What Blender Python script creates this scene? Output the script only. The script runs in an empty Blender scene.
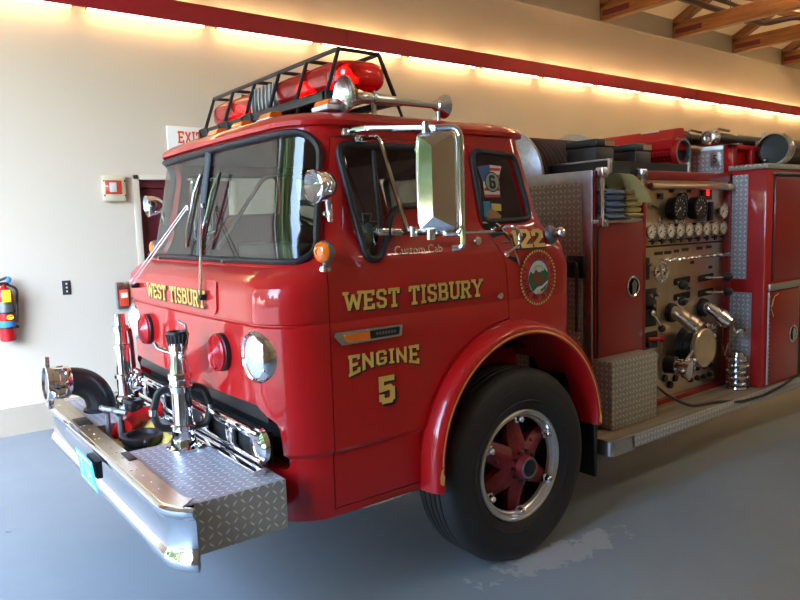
import bpy, bmesh, math, random
from mathutils import Vector, Matrix, noise
PI = math.pi
random.seed(4)
sc = bpy.context.scene
COL = sc.collection
YC = 1.065                      # centre line of the fire engine (X rearwards, Y towards the far wall, Z up)
V = Vector
SKY_STRENGTH, SUN, TUBE, FILL, EXPO = .36, 3.0, 1.9, 3.6, 3.7

# ------------------------------------------------------------------ materials
def lin(r, g, b):
    f = lambda c: (c/255/12.92) if c/255 <= .04045 else ((c/255+.055)/1.055)**2.4
    return (f(r), f(g), f(b), 1)

class N:
    """small node-tree helper"""
    def __init__(s, name):
        s.m = bpy.data.materials.new(name); s.m.use_nodes = True
        s.t = s.m.node_tree; s.t.nodes.clear()
        s.out = s.new('ShaderNodeOutputMaterial')
    def new(s, typ, **kw):
        n = s.t.nodes.new(typ)
        for k, v in kw.items(): setattr(n, k, v)
        return n
    def set(s, n, **kw):
        for k, v in kw.items():
            k = k.replace('_', ' ')
            if hasattr(v, 'is_output'): s.t.links.new(v, n.inputs[k])
            else: n.inputs[k].default_value = v
    def link(s, a, b): s.t.links.new(a, b)
    def math(s, op, a, b=None, c=None):
        n = s.new('ShaderNodeMath', operation=op)
        for i, v in enumerate((a, b, c)):
            if v is None: continue
            if hasattr(v, 'is_output'): s.link(v, n.inputs[i])
            else: n.inputs[i].default_value = v
        return n.outputs[0]
    def noise(s, scale, detail=3, rough=.5, vec=None):
        n = s.new('ShaderNodeTexNoise'); n.inputs['Scale'].default_value = scale
        n.inputs['Detail'].default_value = detail; n.inputs['Roughness'].default_value = rough
        if vec: s.link(vec, n.inputs['Vector'])
        return n.outputs['Fac']
    def ramp(s, fac, stops):
        n = s.new('ShaderNodeValToRGB'); e = n.color_ramp.elements
        while len(e) < len(stops): e.new(.5)
        for el, (p, c) in zip(e, stops): el.position = p; el.color = c
        s.link(fac, n.inputs[0]); return n.outputs[0]
    def mix(s, fac, a, b):
        n = s.new('ShaderNodeMix', data_type='RGBA')
        for i, v in ((0, fac), (6, a), (7, b)):
            if hasattr(v, 'is_output'): s.link(v, n.inputs[i])
            else: n.inputs[i].default_value = v
        return n.outputs[2]
    def bump(s, h, strength=.3, dist=.01):
        n = s.new('ShaderNodeBump'); n.inputs['Strength'].default_value = strength
        n.inputs['Distance'].default_value = dist; s.link(h, n.inputs['Height']); return n.outputs[0]
    def pos(s): return s.new('ShaderNodeNewGeometry').outputs['Position']
    def uv(s): return s.new('ShaderNodeTexCoord').outputs['UV']
    def principled(s, **kw):
        p = s.new('ShaderNodeBsdfPrincipled'); s.set(p, **kw); s.link(p.outputs[0], s.out.inputs[0]); return p

def mat(name, c, rough=.5, metal=0, coat=0, spec=.5, var=0, bump=0, scale=20, emis=None, estr=0):
    n = N(name); col = lin(*c); kw = {}
    if var or bump:
        f = n.noise(scale, 4)
        if var:
            d = tuple(max(0, x*(1-var)) for x in col[:3])+(1,); l = tuple(min(1, x*(1+var)) for x in col[:3])+(1,)
            col = n.ramp(f, [(.3, d), (.7, l)])
        if bump: kw['Normal'] = n.bump(f, bump, .004)
    p = n.principled(Base_Color=col, Roughness=rough, Metallic=metal, Coat_Weight=coat, Coat_Roughness=.05, Specular_IOR_Level=spec, **kw)
    if emis: n.set(p, Emission_Color=lin(*emis), Emission_Strength=estr)
    return n.m

def diamond(name, c, pitch=.034, rough=.28, metal=1.0):
    n = N(name); sep = n.new('ShaderNodeSeparateXYZ'); n.link(n.uv(), sep.inputs[0])
    x = n.math('DIVIDE', sep.outputs[0], pitch); y = n.math('DIVIDE', sep.outputs[1], pitch)
    par = n.math('MODULO', n.math('ABSOLUTE', n.math('ADD', n.math('FLOOR', x), n.math('FLOOR', y))), 2)
    fx = n.math('SUBTRACT', n.math('FRACT', x), .5); fy = n.math('SUBTRACT', n.math('FRACT', y), .5)
    sgn = n.math('SUBTRACT', n.math('MULTIPLY', par, 2), 1)
    a = n.math('MULTIPLY', n.math('ADD', fx, n.math('MULTIPLY', fy, sgn)), .707)
    b = n.math('MULTIPLY', n.math('SUBTRACT', fy, n.math('MULTIPLY', fx, sgn)), .707)
    e = n.math('ADD', n.math('POWER', n.math('DIVIDE', a, .43), 2), n.math('POWER', n.math('DIVIDE', b, .12), 2))
    h = n.math('SUBTRACT', 1, n.math('MINIMUM', e, 1))
    h = n.math('POWER', h, .5)
    base = lin(*c); dk = tuple(v*.55 for v in base[:3])+(1,)
    colr = n.mix(h, dk, tuple(min(1, v*1.25) for v in base[:3])+(1,))
    n.principled(Base_Color=colr, Metallic=metal, Roughness=rough, Normal=n.bump(h, .9, .0035))
    return n.m

def glassmat(name, tint, refl=1.0, body=None, rough=0):
    n = N(name); tr = n.new('ShaderNodeBsdfTransparent'); tr.inputs[0].default_value = tint
    gl = n.new('ShaderNodeBsdfGlossy'); gl.inputs['Roughness'].default_value = rough
    g = n.new('ShaderNodeNewGeometry'); dt = n.new('ShaderNodeVectorMath', operation='DOT_PRODUCT')
    n.link(g.outputs['Incoming'], dt.inputs[0]); n.link(g.outputs['Normal'], dt.inputs[1])
    c5 = n.math('POWER', n.math('SUBTRACT', 1, n.math('ABSOLUTE', dt.outputs['Value'])), 5)
    F = n.math('MULTIPLY', n.math('ADD', n.math('MULTIPLY', c5, .93), .07), refl)      # both faces of a thin pane
    mx = n.new('ShaderNodeMixShader')
    if body:
        pb = n.new('ShaderNodeBsdfPrincipled'); n.set(pb, Base_Color=body, Roughness=.35); m2 = n.new('ShaderNodeMixShader'); m2.inputs[0].default_value = .28
        n.link(tr.outputs[0], m2.inputs[1]); n.link(pb.outputs[0], m2.inputs[2]); tr = m2
    n.link(F, mx.inputs[0])
    n.link(tr.outputs[0], mx.inputs[1]); n.link(gl.outputs[0], mx.inputs[2]); n.link(mx.outputs[0], n.out.inputs[0])
    return n.m

def emit(name, c, s):
    n = N(name); e = n.new('ShaderNodeEmission'); e.inputs[0].default_value = c; e.inputs[1].default_value = s
    n.link(e.outputs[0], n.out.inputs[0]); return n.m

M = {}
M['red'] = mat('red_paint', (178, 11, 15), .45, coat=.8, spec=.2)
M['lamplens'] = mat('headlamp_lens', (205, 212, 220), .12, 0, coat=1)
M['red2'] = mat('red_compartment_paint', (138, 18, 21), .42, coat=.5, spec=.25)
M['red3'] = mat('red_cast_wheel', (120, 16, 24), .5, var=.3, scale=14)
M['chrome'] = mat('chrome', (225, 225, 228), .06, 1)
M['chrome2'] = mat('worn_chrome', (205, 205, 205), .2, 1, var=.1)
M['alu'] = mat('aluminium', (175, 178, 180), .35, 1, var=.12, scale=30)
M['rimsilver'] = mat('rim_silver', (196, 196, 188), .32, .8, var=.1)
M['steel'] = mat('stainless_panel', (205, 188, 160), .3, 1, var=.1, scale=6)
M['dp'] = diamond('diamond_plate', (220, 222, 228), rough=.4, metal=.25)
M['dp2'] = diamond('diamond_plate_dull', (205, 203, 192), rough=.42, metal=.2)
M['black'] = mat('black_rubber', (18, 18, 19), .42)
M['blk'] = mat('black_metal', (20, 20, 22), .42)
M['dark'] = mat('dark_void', (9, 9, 10), .8)
M['tire'] = mat('tire_rubber', (30, 30, 31), .62, var=.2, bump=.15, scale=40)
M['gold'] = mat('gold_leaf', (222, 178, 88), .45)
M['shadow'] = mat('black_lettering', (14, 8, 8), .5)
M['amber'] = mat('amber_lens', (235, 110, 10), .18, coat=1)
M['redlens'] = mat('red_lens', (186, 22, 28), .3, coat=.3)
M['white'] = mat('white_plastic', (225, 222, 212), .45)
M['cream'] = mat('gauge_face', (225, 220, 200), .5)
M['glass'] = glassmat('window_glass', (.62, .70, .66, 1), .95)
M['sideglass'] = glassmat('side_glass', (.60, .64, .62, 1), .8)
M['reddome'] = glassmat('red_dome', (.85, .03, .02, 1), .9, lin(215, 28, 26))
M['cleardome'] = glassmat('clear_dome', (.75, .73, .68, 1), 1)
M['lampglass'] = glassmat('lamp_glass', (.92, .94, .95, 1), 1)
M['gasket'] = mat('rubber_gasket', (30, 32, 36), .5)
M['seat'] = mat('seat_vinyl', (28, 27, 28), .55)
M['int'] = mat('cab_interior', (82, 34, 32), .6)
M['dash'] = mat('dash_black', (22, 23, 24), .5)
M['bluehose'] = mat('blue_hose', (98, 112, 138), .8, var=.25, bump=.4, scale=60)
M['tanhose'] = mat('tan_hose', (188, 168, 108), .85, var=.2, bump=.4, scale=60)
M['brownhose'] = mat('brown_hose', (58, 34, 32), .6, var=.15)
M['yellow'] = mat('yellow_sheet', (206, 184, 92), .6, var=.1)
M['yellowtag'] = mat('yellow_tag', (240, 220, 40), .5)
M['grey'] = mat('grey_cast', (120, 122, 124), .45, .6)
M['bluelabel'] = mat('blue_print', (40, 130, 200), .5)
M['plate'] = mat('cyan_plate', (70, 205, 230), .35)
M['maroon'] = mat('maroon_paint', (92, 20, 34), .5)
M['valance'] = mat('valance_red', (158, 20, 34), .5)
M['beige'] = mat('beige_plastic', (205, 190, 160), .5)
M['green'] = mat('seal_green', (20, 110, 70), .5)
M['sky'] = mat('seal_sky', (165, 205, 225), .5)
M['brown'] = mat('seal_brown', (110, 66, 44), .5)
M['sealred'] = mat('seal_red', (190, 40, 44), .5)
M['signred'] = mat('sign_red', (215, 70, 40), .5)
M['blue'] = mat('flag_blue', (40, 90, 170), .5)
M['labelgrey'] = mat('label_plate', (40, 38, 36), .5)
M['tan'] = mat('tan_label', (165, 130, 95), .6)
M['led'] = mat('red_led', (200, 10, 10), .5, emis=(255, 20, 10), estr=.6)
M['bulb'] = mat('beacon_bulb', (250, 70, 40), .3, emis=(255, 60, 20), estr=.8)
M['palegrey'] = mat('pale_decal', (150, 170, 160), .6)
M['frostmirror'] = mat('stainless_mirror_back', (230, 230, 225), .07, 1)

def wood():
    n = N('truss_wood'); tc = n.new('ShaderNodeTexCoord'); mp = n.new('ShaderNodeMapping')
    mp.inputs['Scale'].default_value = (9, .8, 9); n.link(tc.outputs['Object'], mp.inputs[0])
    f = n.noise(2.5, 6, .6, mp.outputs[0])
    n.principled(Base_Color=n.ramp(f, [(.3, lin(104, 62, 30)), (.7, lin(152, 100, 54))]), Roughness=.55)
    return n.m
M['board'] = mat('worn_board', (150, 136, 112), .6, .25, var=.3, scale=5)
M['redmesh'] = diamond('red_mesh', (190, 40, 44), .028, .4)
M['wood'] = wood()
def wallpaint(name, c):
    n = N(name); f = n.noise(.9, 4, .6); g = n.noise(180, 2)
    a = lin(*c); b = tuple(x*.93 for x in a[:3])+(1,)
    n.principled(Base_Color=n.mix(f, b, a), Roughness=.75, Normal=n.bump(g, .06, .002)); return n.m
M['wall'] = wallpaint('wall_paint', (203, 190, 170))
M['frieze'] = wallpaint('frieze_paint', (170, 160, 142))
M['ceil'] = wallpaint('ceiling_board', (236, 222, 194))
M['curb'] = wallpaint('curb_paint', (172, 158, 138))
def floor():
    n = N('painted_concrete'); P = n.pos(); f = n.noise(.8, 6, .6, P); g = n.noise(14, 5, .6, P)
    base = n.mix(n.math('MULTIPLY', g, .5), n.ramp(f, [(.3, lin(119, 129, 134)), (.7, lin(141, 150, 154))]), lin(122, 131, 136))
    # worn paint beside the wheel: a blob along the tyre track, broken up by noise
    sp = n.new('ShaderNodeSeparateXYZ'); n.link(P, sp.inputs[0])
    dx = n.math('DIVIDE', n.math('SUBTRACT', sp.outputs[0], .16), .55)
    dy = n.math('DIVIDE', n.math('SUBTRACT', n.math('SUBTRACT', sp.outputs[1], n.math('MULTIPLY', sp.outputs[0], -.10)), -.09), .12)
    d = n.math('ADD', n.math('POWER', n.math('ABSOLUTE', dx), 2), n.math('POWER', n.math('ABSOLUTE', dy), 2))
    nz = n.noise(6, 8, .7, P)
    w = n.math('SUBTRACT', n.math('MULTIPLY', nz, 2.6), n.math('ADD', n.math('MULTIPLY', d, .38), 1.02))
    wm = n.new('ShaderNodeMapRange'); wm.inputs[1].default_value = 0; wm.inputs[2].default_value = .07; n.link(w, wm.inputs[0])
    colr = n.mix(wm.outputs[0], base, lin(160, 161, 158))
    # tyre scuffs in front of the bumper
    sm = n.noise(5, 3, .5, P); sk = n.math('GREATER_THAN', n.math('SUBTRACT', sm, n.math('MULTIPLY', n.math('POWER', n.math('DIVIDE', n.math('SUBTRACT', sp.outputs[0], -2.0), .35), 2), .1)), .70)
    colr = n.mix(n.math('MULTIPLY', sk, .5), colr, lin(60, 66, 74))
    n.principled(Base_Color=colr, Roughness=n.math('ADD', n.math('MULTIPLY', f, .2), .40), Normal=n.bump(g, .05, .002), Specular_IOR_Level=.4)
    return n.m
M['floor'] = floor()
M['tube'] = emit('fluorescent_glow', (1, .72, .36, 1), TUBE)
M['fill_tube'] = emit('added_fill_glow', (1, .86, .68, 1), FILL)  # glow of the added fill lights over the bays
M['ceiling_fill_tube'] = emit('added_ceiling_glow', (1, .78, .5, 1), 36)  # glow of the added lights that brighten the ceiling
M['asphalt'] = mat('asphalt', (96, 95, 92), .9, var=.1)
M['leaf'] = mat('leaves', (74, 90, 46), .7, var=.5, scale=5)
M['pipe'] = mat('dark_pipe', (62, 36, 34), .5)

# ------------------------------------------------------------------ mesh builder
class MB:
    def __init__(s): s.bm = bmesh.new(); s.mi = 0
    def face(s, vs):
        try: f = s.bm.faces.new(vs); f.material_index = s.mi; return f
        except ValueError: return None
    def merge(s, tmp, Mx=None):
        mp = {}
        for v in tmp.verts: mp[v] = s.bm.verts.new(Mx @ v.co if Mx else v.co)
        for f in tmp.faces: s.face([mp[v] for v in f.verts])
        tmp.free(); return s
    def box(s, a, b, bev=0, Mx=None, seg=2):
        t = bmesh.new(); bmesh.ops.create_cube(t, size=1)
        a, b = V(a), V(b)
        for v in t.verts: v.co = V([(a[i]+b[i])/2+v.co[i]*(b[i]-a[i]) for i in range(3)])
        if bev: bmesh.ops.bevel(t, geom=t.edges[:], offset=bev, segments=seg, affect='EDGES', profile=.5)
        return s.merge(t, Mx)
    def ring(s, c, ax, up, r, n):
        u = up.normalized(); w = ax.cross(u).normalized()
        return [s.bm.verts.new(c+u*r*math.cos(2*PI*i/n)+w*r*math.sin(2*PI*i/n)) for i in range(n)]
    def bridge(s, A, B):
        n = len(A)
        for i in range(n): s.face([A[i], A[(i+1) % n], B[(i+1) % n], B[i]])
    def lathe(s, prof, o, ax, seg=24, cap0=True, cap1=True, mis=None):
        """prof = [(radius, distance along ax)]"""
        o = V(o); ax = V(ax).normalized(); up = ax.orthogonal()
        if abs(ax.z) < .9: up = V((0, 0, 1)); up = (up-ax*up.dot(ax)).normalized()
        R = [s.ring(o+ax*h, ax, up, max(r, 1e-5), seg) for r, h in prof]
        for i in range(len(R)-1):
            if mis: s.mi = mis[i]
            s.bridge(R[i], R[i+1])
        if cap0: s.face(R[0][::-1])
        if cap1: s.face(R[-1])
        return s
    def cyl(s, a, b, r, r2=None, seg=16):
        a, b = V(a), V(b); return s.lathe([(r, 0), (r if r2 is None else r2, (b-a).length)], a, b-a, seg)
    def tube(s, pts, r, seg=10, closed=False, sy=1.0, rs=None, up0=None):
        pts = [V(p) for p in pts]; n = len(pts)
        tang = []
        for i in range(n):
            if closed: d = pts[(i+1) % n]-pts[i-1]
            else: d = pts[min(i+1, n-1)]-pts[max(i-1, 0)]
            tang.append(d.normalized())
        u = V(up0) if up0 else tang[0].orthogonal()
        u = (u-tang[0]*u.dot(tang[0])).normalized(); R = []
        for i in range(n):
            if i: u = (u-tang[i]*u.dot(tang[i])).normalized()
            w = tang[i].cross(u); rr = rs[i] if rs else r
            R.append([s.bm.verts.new(pts[i]+u*rr*sy*math.cos(2*PI*k/seg)+w*rr*math.sin(2*PI*k/seg)) for k in range(seg)])
        for i in range(n-1): s.bridge(R[i], R[i+1])
        if closed: s.bridge(R[-1], R[0])
        else: s.face(R[0][::-1]); s.face(R[-1])
        return s
    def sweep(s, prof, frames, closed_prof=True, caps=True):
        """frames = [(origin, ux, uy)], prof = 2D points"""
        R = [[s.bm.verts.new(o+ux*p[0]+uy*p[1]) for p in prof] for o, ux, uy in frames]
        m = len(prof)
        for i in range(len(R)-1):
            for k in range(m if closed_prof else m-1):
                s.face([R[i][k], R[i][(k+1) % m], R[i+1][(k+1) % m], R[i+1][k]])
        if caps and closed_prof: s.face(R[0][::-1]); s.face(R[-1])
        return s
    def prism(s, pts, o, ux, uy, d):
        """polygon pts in the ux/uy plane at o, extruded by vector d"""
        o, ux, uy, d = V(o), V(ux), V(uy), V(d)
        A = [s.bm.verts.new(o+ux*p[0]+uy*p[1]) for p in pts]; B = [s.bm.verts.new(v.co+d) for v in A]
        s.face(A[::-1]); s.face(B); s.bridge(A, B); return s
    def sphere(s, c, r, sx=1, sy=1, sz=1, u=16, v=10, Mx=None):
        t = bmesh.new(); bmesh.ops.create_uvsphere(t, u_segments=u, v_segments=v, radius=r)
        for q in t.verts: q.co = V((q.co.x*sx, q.co.y*sy, q.co.z*sz))
        m = Matrix.Translation(V(c)) @ (Mx if Mx else Matrix())
        return s.merge(t, m)
    def torus(s, c, ax, R, r, seg=32, rs=8, flat=1):
        ax = V(ax).normalized(); u = ax.orthogonal().normalized(); w = ax.cross(u)
        pts = [V(c)+(u*math.cos(2*PI*i/seg)+w*math.sin(2*PI*i/seg))*R for i in range(seg)]
        return s.tube(pts, r, rs, True, flat, up0=ax)
    def grid(s, rows):
        R = [[s.bm.verts.new(p) for p in row] for row in rows]
        for i in range(len(R)-1):
            for k in range(len(R[0])-1): s.face([R[i][k], R[i][k+1], R[i+1][k+1], R[i+1][k]])
        return s
    def build(s, name, mats, parent=None, origin=None, angle=35, recalc=True, smooth=True):
        if recalc: bmesh.ops.recalc_face_normals(s.bm, faces=s.bm.faces[:])
        if origin is None: origin = W[parent.name] if parent else V((0, 0, 0))
        origin = V(origin)
        uvl = s.bm.loops.layers.uv.new('UVMap')
        for f in s.bm.faces:
            n = f.normal; ax = max(range(3), key=lambda i: abs(n[i]))
            for l in f.loops:
                c = l.vert.co
                l[uvl].uv = ((c.y, c.z), (c.x, c.z), (c.x, c.y))[ax]
            f.smooth = smooth
        for v in s.bm.verts: v.co -= origin
        me = bpy.data.meshes.new(name); s.bm.to_mesh(me); s.bm.free()
        for m in (mats if isinstance(mats, (list, tuple)) else [mats]): me.materials.append(M[m] if isinstance(m, str) else m)
        if smooth: me.set_sharp_from_angle(angle=math.radians(angle))
        o = bpy.data.objects.new(name, me); COL.objects.link(o)
        return place(o, parent, origin)

    def build_each(s, name, mats, parent=None, **k):
        """one object per cluster of touching pieces"""
        s.bm.verts.ensure_lookup_table(); s.bm.verts.index_update(); seen = set(); isl = []
        for v in s.bm.verts:
            if v.index in seen: continue
            st = [v]; seen.add(v.index); grp = []
            while st:
                q = st.pop(); grp.append(q)
                for e in q.link_edges:
                    w = e.other_vert(q)
                    if w.index not in seen: seen.add(w.index); st.append(w)
            lo = [min(q.co[i] for q in grp)-.003 for i in range(3)]; hi = [max(q.co[i] for q in grp)+.003 for i in range(3)]
            isl.append([set(q.index for q in grp), lo, hi])
        ch = True
        while ch:
            ch = False
            for i in range(len(isl)):
                for j in range(i+1, len(isl)):
                    a, c = isl[i], isl[j]
                    if all(a[1][k_] <= c[2][k_] and c[1][k_] <= a[2][k_] for k_ in range(3)):
                        isl[i] = [a[0] | c[0], [min(x) for x in zip(a[1], c[1])], [max(x) for x in zip(a[2], c[2])]]; isl.pop(j); ch = True; break
                if ch: break
        out = []
        for ids, lo, hi in isl:
            n = MB(); mp = {}
            for f in s.bm.faces:
                if f.verts[0].index in ids:
                    for v in f.verts:
                        if v.index not in mp: mp[v.index] = n.bm.verts.new(v.co)
                    n.mi = f.material_index; n.face([mp[v.index] for v in f.verts])
            out.append(n.build(name, mats, parent, **k))
        s.bm.free(); return out

W = {}
def place(o, parent, origin):
    W[o.name] = V(origin)
    if parent: o.parent = parent; o.location = V(origin)-W[parent.name]
    else: o.location = origin
    return o
def empty(name, loc):
    o = bpy.data.objects.new(name, None); COL.objects.link(o); o.empty_display_size = .1
    return place(o, None, V(loc))
def tag(o, label=None, cat=None, group=None, kind=None):
    for k, v in (('label', label), ('category', cat), ('group', group), ('kind', kind)):
        if v: o[k] = v
    return o
def fillet(pts, rad, seg=6, closed=True):
    """round the corners of a polyline (2D or 3D)"""
    pts = [V(p) for p in pts]; n = len(pts); out = []
    rads = rad if isinstance(rad, (list, tuple)) else [rad]*n
    for i, p in enumerate(pts):
        if not closed and i in (0, n-1) or rads[i] == 0: out.append(p); continue
        a = (pts[i-1]-p); b = (pts[(i+1) % n]-p); la, lb = a.length, b.length
        a.normalize(); b.normalize(); ang = a.angle(b)
        if ang > PI-.02: out.append(p); continue
        d = min(rads[i]/math.tan(ang/2), la*.49, lb*.49); A = p+a*d; B = p+b*d
        for k in range(seg+1):
            t = k/seg; out.append(A*(1-t)**2+p*2*t*(1-t)+B*t*t)
    return out
def circ(r, n=32, ry=None): return [(r*math.cos(2*PI*i/n), (ry or r)*math.sin(2*PI*i/n)) for i in range(n)]

# ------------------------------------------------------------------ block lettering
G = {  # glyph: (width, strokes as centre lines in a unit-high box)
 'W': (1.0, [[(.10, .9), (.28, .12)], [(.28, .12), (.50, .8)], [(.50, .8), (.72, .12)], [(.72, .12), (.90, .9)], [(.02, .92), (.2, .92)], [(.8, .92), (.98, .92)]]),
 'E': (.66, [[(.14, .1), (.14, .9)], [(.08, .9), (.56, .9)], [(.14, .5), (.44, .5)], [(.08, .1), (.56, .1)], [(.56, .9), (.56, .78)], [(.56, .1), (.56, .22)]]),
 'S': (.66, [[(.54, .74), (.54, .8), (.44, .9), (.22, .9), (.12, .8), (.12, .62), (.22, .53), (.44, .47), (.54, .38), (.54, .2), (.44, .1), (.22, .1), (.12, .2), (.12, .26)]]),
 'T': (.70, [[(.1, .9), (.6, .9)], [(.35, .9), (.35, .1)], [(.25, .07), (.45, .07)], [(.1, .9), (.1, .76)], [(.6, .9), (.6, .76)]]),
 'I': (.36, [[(.18, .1), (.18, .9)], [(.10, .92), (.26, .92)], [(.10, .08), (.26, .08)]]),
 'B': (.70, [[(.14, .1), (.14, .9)], [(.08, .9), (.44, .9), (.54, .8), (.54, .62), (.44, .52), (.14, .52)], [(.44, .52), (.58, .4), (.58, .2), (.48, .1), (.08, .1)]]),
 'U': (.72, [[(.14, .9), (.14, .22), (.26, .1), (.46, .1), (.58, .22), (.58, .9)], [(.06, .92), (.22, .92)], [(.5, .92), (.66, .92)]]),
 'R': (.72, [[(.14, .1), (.14, .9)], [(.08, .9), (.46, .9), (.56, .8), (.56, .6), (.46, .5), (.14, .5)], [(.36, .5), (.58, .1)], [(.06, .08), (.22, .08)], [(.54, .08), (.64, .08)]]),
 'Y': (.76, [[(.12, .9), (.38, .48)], [(.64, .9), (.38, .48)], [(.38, .48), (.38, .1)], [(.28, .08), (.48, .08)], [(.04, .92), (.2, .92)], [(.56, .92), (.72, .92)]]),
 'N': (.76, [[(.14, .1), (.14, .9)], [(.14, .88), (.6, .12)], [(.6, .1), (.6, .9)]]),
 'G': (.70, [[(.56, .72), (.56, .8), (.46, .9), (.22, .9), (.12, .8), (.12, .2), (.22, .1), (.46, .1), (.56, .2), (.56, .44), (.36, .44)]]),
 '5': (.68, [[(.56, .9), (.12, .9), (.12, .54), (.46, .58), (.56, .48), (.56, .2), (.46, .1), (.22, .1), (.12, .2), (.12, .26)]]),
 '1': (.36, [[(.2, .1), (.2, .9)], [(.1, .8), (.2, .9)]]),
 '2': (.66, [[(.12, .72), (.12, .8), (.22, .9), (.44, .9), (.54, .8), (.54, .6), (.12, .18), (.12, .1), (.56, .1)]]),
 '6': (.66, [[(.54, .78), (.44, .9), (.22, .9), (.12, .8), (.12, .2), (.22, .1), (.44, .1), (.54, .2), (.54, .42), (.44, .52), (.12, .5)]]),
 'X': (.70, [[(.12, .9), (.58, .1)], [(.58, .9), (.12, .1)]]),
 ' ': (.42, []),
}
def lettering(text, o, ux, uy, h, width=None, t=.17, depth=.0015, warp=None, track=.04):
    """returns an MB with the text; o = lower left corner"""
    o, ux, uy = V(o), V(ux), V(uy); n = ux.cross(uy).normalized()
    tot = sum(G[c][0]+track for c in text)-track; sx = (width/tot) if width else h
    b = MB(); x0 = 0; k_ = 0
    for c in text:
        w, strokes = G[c]
        for pl in strokes:
            for i in range(len(pl)-1):
                a, e = V(pl[i]), V(pl[i+1]); d = (e-a).normalized(); p = V((-d.y, d.x))*t/2; cap = d*t/2*(.95 if abs(d.x) < .05 or abs(d.y) < .05 else .45)
                q = [a-cap-p, e+cap-p, e+cap+p, a-cap+p]
                pts = []
                for k in q:
                    X = (x0+k.x)*sx; Y = k.y*h
                    if warp: X, Y = warp(X, Y)
                    pts.append((X, Y))
                b.prism(pts, o, ux, uy, n*(depth+.00012*(k_ % 9))); k_ += 1
        x0 += w+track
    return b
def text_mb(b, s, o, ux, uy, size, depth=.001, center=True):
    """small lettering with the built-in typeface, added to MB b"""
    cu = bpy.data.curves.new('t', 'FONT'); cu.body = s; cu.size = size; cu.resolution_u = 2
    if center: cu.align_x = 'CENTER'; cu.align_y = 'CENTER'
    ob = bpy.data.objects.new('t', cu); COL.objects.link(ob)
    dg = bpy.context.evaluated_depsgraph_get(); me = ob.evaluated_get(dg).to_mesh()
    o, ux, uy = V(o), V(ux), V(uy); n = ux.cross(uy)*depth
    vs = [b.bm.verts.new(o+ux*v.co.x+uy*v.co.y+n) for v in me.vertices]
    for p in me.polygons: b.face([vs[i] for i in p.vertices])
    ob.evaluated_get(dg).to_mesh_clear(); bpy.data.objects.remove(ob); bpy.data.curves.remove(cu)
    return b

# ------------------------------------------------------------------ booleans
def boolean(o, cutter, op='DIFFERENCE'):
    m = o.modifiers.new('b', 'BOOLEAN'); m.object = cutter; m.operation = op; m.solver = 'EXACT'; m.material_mode = 'TRANSFER'
    bpy.context.view_layer.update()
    dg = bpy.context.evaluated_depsgraph_get(); me = bpy.data.meshes.new_from_object(o.evaluated_get(dg))
    o.modifiers.clear(); old = o.data; o.data = me; bpy.data.meshes.remove(old)
def drop(*obs):
    for o in obs: bpy.data.objects.remove(o)

# ================================================================== FIRE ENGINE
truck = tag(empty('fire_truck', (0, YC, 0)), 'red cab-over fire engine with chrome front bumper and roof light bar', 'fire truck')

# ------------------------------------------------------------------ cab surface
ROWS = [  # z, front x, near side y, rear x, front corner, rear corner
 (.478, -1.31, .085, .44, .17, .10), (.50, -1.345, .055, .47, .19, .12), (.57, -1.362, .045, .49, .20, .14), (.778, -1.362, .045, .49, .20, .14),
 (.80, -1.378, .03, .50, .21, .14), (1.05, -1.382, .03, .50, .21, .14), (1.335, -1.385, .03, .50, .21, .14), (1.342, -1.376, .033, .50, .21, .14), (1.347, -1.376, .033, .50, .21, .14),
 (1.355, -1.392, .03, .50, .21, .14), (1.42, -1.393, .03, .50, .21, .14), (1.47, -1.391, .03, .50, .21, .14), (1.50, -1.383, .03, .50, .21, .14), (1.535, -1.352, .033, .499, .22, .15),
 (1.56, -1.312, .036, .497, .22, .16), (1.577, -1.272, .038, .495, .22, .17), (1.60, -1.254, .043, .492, .22, .17), (1.635, -1.249, .057, .478, .22, .17), (1.68, -1.243, .085, .445, .22, .17), (1.72, -1.237, .105, .405, .22, .17),
 (1.78, -1.229, .117, .37, .22, .17), (1.94, -1.20, .133, .32, .22, .17), (2.10, -1.172, .146, .27, .22, .17), (2.178, -1.160, .153, .25, .22, .17), (2.184, -1.184, .134, .272, .24, .17), (2.203, -1.187, .132, .272, .24, .17),
 (2.220, -1.175, .146, .256, .24, .17), (2.240, -1.145, .176, .222, .25, .18), (2.257, -1.09, .24, .14, .27, .2), (2.270, -1.01, .35, .03, .28, .22), (2.281, -.92, .50, -.08, .28, .22), (2.289, -.80, .70, -.2, .25, .2)]
BOW = .035
def row(z):
    if z <= ROWS[0][0]: return ROWS[0][1:]
    for a, b in zip(ROWS, ROWS[1:]):
        if z <= b[0]:
            t = (z-a[0])/(b[0]-a[0]); return tuple(a[i]*(1-t)+b[i]*t for i in range(1, 6))
    return ROWS[-1][1:]
def bez(p0, t0, p1, t1, k, t):
    a, b = p0+t0*k, p1-t1*k
    return p0*(1-t)**3+a*3*t*(1-t)**2+b*3*t*t*(1-t)+p1*t**3
def plan(z, t):
    """near half of the cab outline at height z; t 0..5: front, corner, side, corner, back"""
    xf, ys, xr, rc, rr = row(z); w = YC-ys; dm = w-rc
    if t <= 1:
        d = dm*t; return V((xf+BOW*(d/w)**2, YC-d, z))
    p0 = V((xf+BOW*(dm/w)**2, ys+rc, z)); x1 = p0.x+rc+.01
    if t <= 2:
        return bez(p0, V((2*BOW*dm/w/w, -1, 0)).normalized(), V((x1, ys, z)), V((1, 0, 0)), .55*rc, t-1)
    x2 = xr-rr
    if t <= 3: return V((x1+(x2-x1)*(t-2), ys, z))
    if t <= 4: return bez(V((x2, ys, z)), V((1, 0, 0)), V((xr, ys+rr, z)), V((0, 1, 0)), .55*rr, t-3)
    return V((xr, ys+rr+(YC-ys-rr)*(t-4), z))
LF, LA = .80, .31
def s2t(s): s = abs(s); return s/LF if s < LF else 1+(s-LF)/LA
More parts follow.
